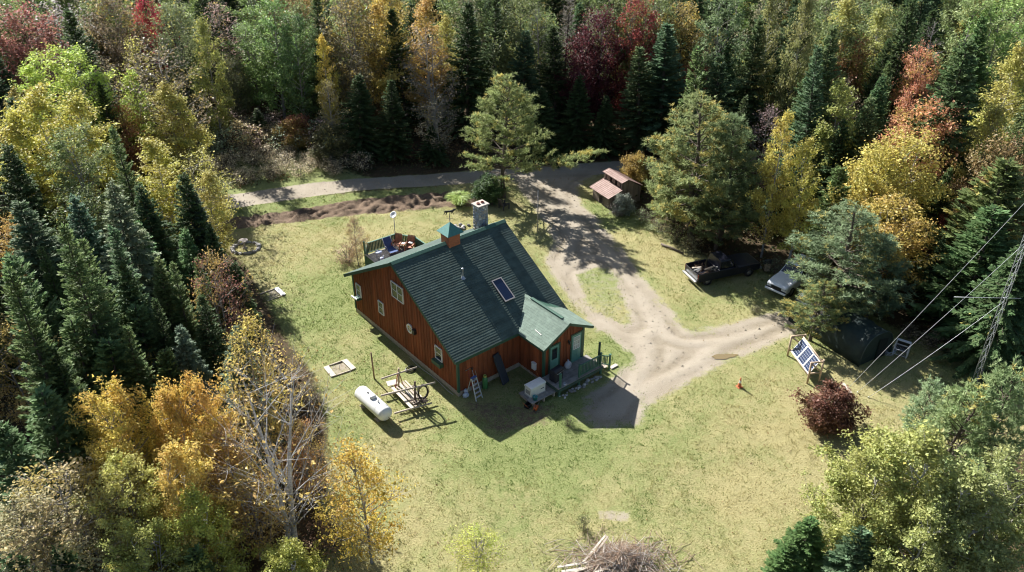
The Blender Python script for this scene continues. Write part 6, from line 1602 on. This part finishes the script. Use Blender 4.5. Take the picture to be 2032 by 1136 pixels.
# bushes and garden plants
plant('bush', tuple(G(1640, 848))[:2], 2.7, 1.7, (.15, .068, .036), 'round burning bush with red leaves beside the solar panels', 'bush', acc=0)
plant('bush', tuple(G(970, 400))[:2], 2.2, 1.5, (.06, .11, .03), 'dark green bush at the foot of the lone pine', 'bush')
plant('bush', tuple(G(1235, 425))[:2], 1.7, 1.05, (.21, .23, .18), 'silvery leafed shrub at the corner of the shed', 'shrub', name='shrub')
plant('shrub', tuple(G(1222, 428))[:2], 1.0, .8, (.26, .22, .20), 'low pinkish shrub below the silvery shrub', 'shrub')
plant('near_sparse', tuple(G(712, 528))[:2], 4.2, 1.0, (.27, .19, .09), 'tall sparse orange shrub at the corner of the back deck', 'shrub', name='shrub', acc=.3)
plant('shrub', tuple(G(690, 520))[:2], 1.3, 1.2, (.32, .22, .13), 'low sparse orange shrub left of the back deck', 'shrub', acc=.2)
plant('shrub', tuple(G(1157, 1052))[:2], .95, .35, (.14, .16, .06), 'tiny sapling on the lawn above the brush pile', 'sapling', name='sapling')
plant('shrub', tuple(G(1128, 845))[:2], .55, .5, (.14, .20, .05), 'low green weed at the edge of the cottage shadow', 'weed', name='weed')
plant('young_pine', tuple(G(1726, 930))[:2], 1.2, .5, (.12, .15, .10), 'tiny pale pine seedling on the lawn below the burning bush', 'seedling', name='pine_seedling')
# ornamental grass
og = empty('ornamental_grass', tuple(G(912, 408)), 0, 'fountain of tall ornamental grass at the ditch behind the cottage', 'grass clump')
R_ = np.random.default_rng(77); n = 700; a = R_.uniform(0, 6.283, n); el = R_.uniform(.75, 1.5, n)
d = np.stack([np.cos(a)*np.cos(el), np.sin(a)*np.cos(el), np.sin(el)], 1); p = np.stack([np.cos(a), np.sin(a), np.zeros(n)], 1) * R_.uniform(0, .35, (n, 1))
v1 = blades(p, d, R_.uniform(.8, 1.3, n), .03, R_); tipp = p + d*1.05
d2 = d*.5 + np.stack([np.cos(a), np.sin(a), -.7*np.ones(n)], 1)*.6; v2 = blades(tipp, d2, R_.uniform(.3, .6, n), .03, R_)
o = link('blades', crown_mesh('blades', np.concatenate([v1, v2]), R_.random(2*n), R_.random(2*n), LEAF), og); o.color = (.30, .38, .10, 0)

# roadside brush beyond the road
rb = random.Random(21); cnt = 0
tries = 0
while cnt < 62 and tries < 4000:
    tries += 1
    px = rb.uniform(400, 735); py = rb.uniform(228, 372)
    lim = 372 - (px - 420) * .085
    if py > lim or py < 228 + abs(px - 500)*.22: continue
    g = G(px, py)
    if any((g.x-x)**2 + (g.y-y)**2 < (.8 + .25*r)**2 for x, y, r in taken): continue
    front_ = py > lim - 55
    col, lab = ((.52, .44, .27), 'straw coloured weed clump on the bank along the road') if front_ else rb.choice((((.52, .36, .28), 'pinkish brown shrub on the brushy bank beyond the road'), ((.50, .40, .16), 'yellowish shrub on the brushy bank beyond the road'), ((.30, .36, .20), 'grey green shrub on the brushy bank beyond the road')))
    s = rb.uniform(.7, 1.15) * (1.15 if front_ else 2.0)
    plant('shrub', (g.x, g.y), 1.15*s, 1.05*s, col, lab, 'shrub', group='roadside shrubs: ' + lab.split(' on ')[0], acc=.12); taken.append((g.x, g.y, .6)); cnt += 1
# weeds along the right verge and in front of the forest edges
for (px, py, h, r, col, lab) in ((1275, 440, 1.0, 1.1, (.20, .24, .11), 'pale green weed patch on the verge nearest the shed'), (1310, 462, 1.1, 1.2, (.22, .26, .12), 'pale green weed patch in the middle of the verge'), (1345, 480, 1.3, 1.3, (.24, .27, .11), 'pale green weed patch under the big pine'), (1372, 498, 1.2, 1.0, (.26, .25, .12), 'straw green weed patch behind the black pickup'),
   (1805, 672, .9, 1.0, (.30, .24, .15), 'dry weeds at the forest edge behind the white rack'), (1850, 690, 1.0, 1.1, (.31, .25, .15), 'dry weeds at the forest edge left of the mast'), (1900, 706, 1.0, 1.0, (.30, .24, .14), 'dry weeds at the forest edge just left of the mast'), (1955, 730, 1.1, 1.0, (.32, .28, .13), 'yellowish weeds at the foot of the mast'), (1540, 545, 1.2, 1.0, (.16, .18, .09), 'green brambles between the pickup and the white car'), (1500, 620, .5, .5, (.2, .2, .09), 'small weed on the shaded grass below the pickup'),
   (640, 985, 1.1, 1.0, (.34, .22, .08), 'rusty low bush at the lawn edge left of the lone yellow birch'), (655, 1080, 1.3, 1.2, (.26, .16, .08), 'brown low bush at the foot of the lone yellow birch'), (615, 800, 1.2, 1.1, (.14, .13, .06), 'dark low bush at the forest edge behind the bare birch')):
    g = G(px, py); plant('shrub', (g.x, g.y), h, r, col, lab, 'weeds' if 'weed' in lab else 'bush', name='weed_clump' if 'weed' in lab else 'bush', acc=.1)

# --- forest fill behind and between: grouped by kind and place
rf = random.Random(99)
def zone(x, y):
    lawn_d = None
    return 'left' if x < -8 and y < 74 else ('right' if x > 8 and y < 76 else 'back')
KINDS = [('spruce', 'dark spruce', DG, 'spruces', 13.5, 2.2), ('hemlock', 'dark green hemlock', (.05, .085, .035), 'hemlocks', 13, 2.9), ('birch', 'yellow leafed birch', (.34, .28, .06), 'birches', 13, 2.5), ('maple', 'olive green maple', (.14, .175, .055), 'maples', 13, 3.2), ('maple', 'orange brown maple', (.25, .16, .065), 'orange maples', 12.5, 3.0), ('thin_tree', 'brown half bare tree', (.20, .17, .095), 'half bare trees', 12.5, 2.4), ('aspen', 'light green aspen', (.20, .25, .07), 'aspens', 14, 2.8)]
WGT = {'back': (4, 5, .8, 3.0, .35, 1.4, 1.6), 'left': (4, 4, 1, .4, .4, .8, .3), 'right': (3, 5, .8, .6, .3, .5, .4)}
WHERE = {'bank': 'in the forest behind the brushy roadside bank', 'wall': 'in the shaded forest behind the lone pine', 'shed': 'in the back forest behind the shed and tall spruces', 'left': 'inside the left forest', 'right': 'inside the right forest'}
LAWNW = LAWN; fill = 0
cands = []
gxs = np.arange(-75, 80, 4.4); gys = np.arange(20, 116, 4.4)
for j, yy in enumerate(gys):
    for i, xx in enumerate(gxs):
        cands.append((xx + (2.2 if j % 2 else 0) + rf.uniform(-1.3, 1.3), yy + rf.uniform(-1.3, 1.3)))
cands.sort(key=lambda p: p[1])
ca = np.array(cands); dl = sdf(ca[:, 0], ca[:, 1], LAWN); dr_ = sdf(ca[:, 0], ca[:, 1], ROAD); dd_ = sdf(ca[:, 0], ca[:, 1], DRIVE)
for (x, y), a1, a2, a3 in zip(cands, dl, dr_, dd_):
    # keep what the photograph can see
    f = y*CP + (CAMH - 8)*SP
    if abs(x) > f*.62 + 4 and not (28 < x < 48 and 40 < y < 80): continue
    if a1 < 2.4 or a2 < 3.5 or a3 < 3: continue
    z = zone(x, y)
    pxx = 1016 + F * x / (y*CP + CAMH*SP); pyy = 568 + F * (CAMH*CP - y*SP) / (y*CP + CAMH*SP)
    if y < 34 or (y < 47 and -20 < x < 30): continue           # the nearest trees are all placed by hand
    if pyy > 225 and 395 < pxx < 760 and y > 65: continue     # open brush bank
    if any((x-tx)**2 + (y-ty)**2 < (1.2 + .42*tr)**2 for tx, ty, tr in taken): continue
    if fill >= 150 and z == 'back' and False: continue
    k = rf.choices(range(len(KINDS)), WGT[z])[0]; kind, lab, col, grp, h, r = KINDS[k]
    s = rf.uniform(.8, 1.08) * (.85 if z != 'back' else 1.0)
    if z == 'left' and a1 < 6: s *= .6
    if z == 'right' and a1 < 7: s *= .62
    if z == 'back' and -38 < x < 14:
        s = min(s, sunlit_limit(x, y) / h)
        if s < .32: continue
    v = rf.uniform(.75, 1.2); c = tuple(q * v * rf.uniform(.93, 1.07) for q in col)
    wz = z if z != 'back' else ('bank' if x < -14 else ('wall' if x < 10 else 'shed'))
    plant(kind, (x, y), h*s, r*s, c, f'{lab} {WHERE[wz]}', group=f'{grp} {WHERE[wz]}', acc=rf.uniform(0, .2) if kind != 'spruce' else 0); taken.append((x, y, r*s)); fill += 1
print('trees', NTREE[0], 'fill', fill)

# undergrowth on the forest floor: ferns, seedlings and leaf litter nobody could count
R_ = np.random.default_rng(5); n = 26000
ux = R_.uniform(-62, 66, n); uy = R_.uniform(24, 112, n)
d1 = sdf(ux, uy, LAWN); d2_ = sdf(ux, uy, ROAD); d3 = sdf(ux, uy, DRIVE); keep = (d1 > .6) & (d2_ > .7) & (d3 > .5); ux, uy, d1 = ux[keep], uy[keep], d1[keep]
den = vnoise(ux, uy, 3.0, 51); keep = R_.random(len(ux)) < .25 + den; ux, uy, den, d1 = ux[keep], uy[keep], den[keep], d1[keep]
nl = 9; n = len(ux); base = np.stack([ux, uy, np.zeros(n)], 1); hgt = R_.gamma(2., .22, n)
c = np.repeat(base, nl, 0) + np.stack([R_.normal(0, .32, n*nl), R_.normal(0, .32, n*nl), np.abs(R_.normal(0, 1, n*nl))*np.repeat(hgt, nl)*.7 + .05], 1)
def undergrowth_material():
    m = bpy.data.materials.new('undergrowth'); t, N, L, b = nodes(m); a = N.new('ShaderNodeAttribute'); a.attribute_name = 'v'
    r = N.new('ShaderNodeValToRGB'); L.new(a.outputs['Fac'], r.inputs[0]); e = r.color_ramp.elements
    e[0].position = 0; e[0].color = (.05, .075, .025, 1); e[1].position = 1; e[1].color = (.33, .19, .07, 1)
    x = e.new(.45); x.color = (.12, .13, .045, 1); x = e.new(.75); x.color = (.22, .13, .06, 1)
    L.new(r.outputs[0], b.inputs['Base Color']); b.inputs['Roughness'].default_value = .7
    tr = N.new('ShaderNodeBsdfTranslucent'); L.new(r.outputs[0], tr.inputs['Color']); ms = N.new('ShaderNodeMixShader'); ms.inputs[0].default_value = .35
    L.new(b.outputs[0], ms.inputs[1]); L.new(tr.outputs[0], ms.inputs[2]); L.new(ms.outputs[0], N['Material Output'].inputs['Surface']); return m
v = leaves(c, R_, .17, .4); va = np.clip(np.repeat(vnoise(ux, uy, 5., 52)*.8 + R_.normal(0, .2, n), nl), 0, 1)
tag(link('undergrowth', np_mesh('undergrowth', v, np.arange(len(v)).reshape(-1, 4), undergrowth_material(), {'v': ('FACE', va)})), kind='stuff')

# fallen leaves on the lawn under and beside the trees
R_ = np.random.default_rng(8); n = 30000
ux = R_.uniform(-30, 34, n); uy = R_.uniform(22, 74, n); i_ = ((ux - x0)/cell).astype(int); j_ = ((uy - y0)/cell).astype(int)
dl_ = -d_lawn[j_, i_]; keep = (dl_ > 0) & (R_.random(n) < .75*np.exp(-dl_/3.0) + .02); ux, uy, i_, j_ = ux[keep], uy[keep], i_[keep], j_[keep]; n = len(ux)
v = leaves(np.stack([ux, uy, gz[j_, i_] + R_.uniform(.03, .07, n)], 1), R_, .085, 1.5)
tag(link('fallen_leaves', np_mesh('fallen_leaves', v, np.arange(4*n).reshape(-1, 4), bpy.data.materials['undergrowth'], {'v': ('FACE', R_.uniform(.55, 1.0, n))})), kind='stuff')
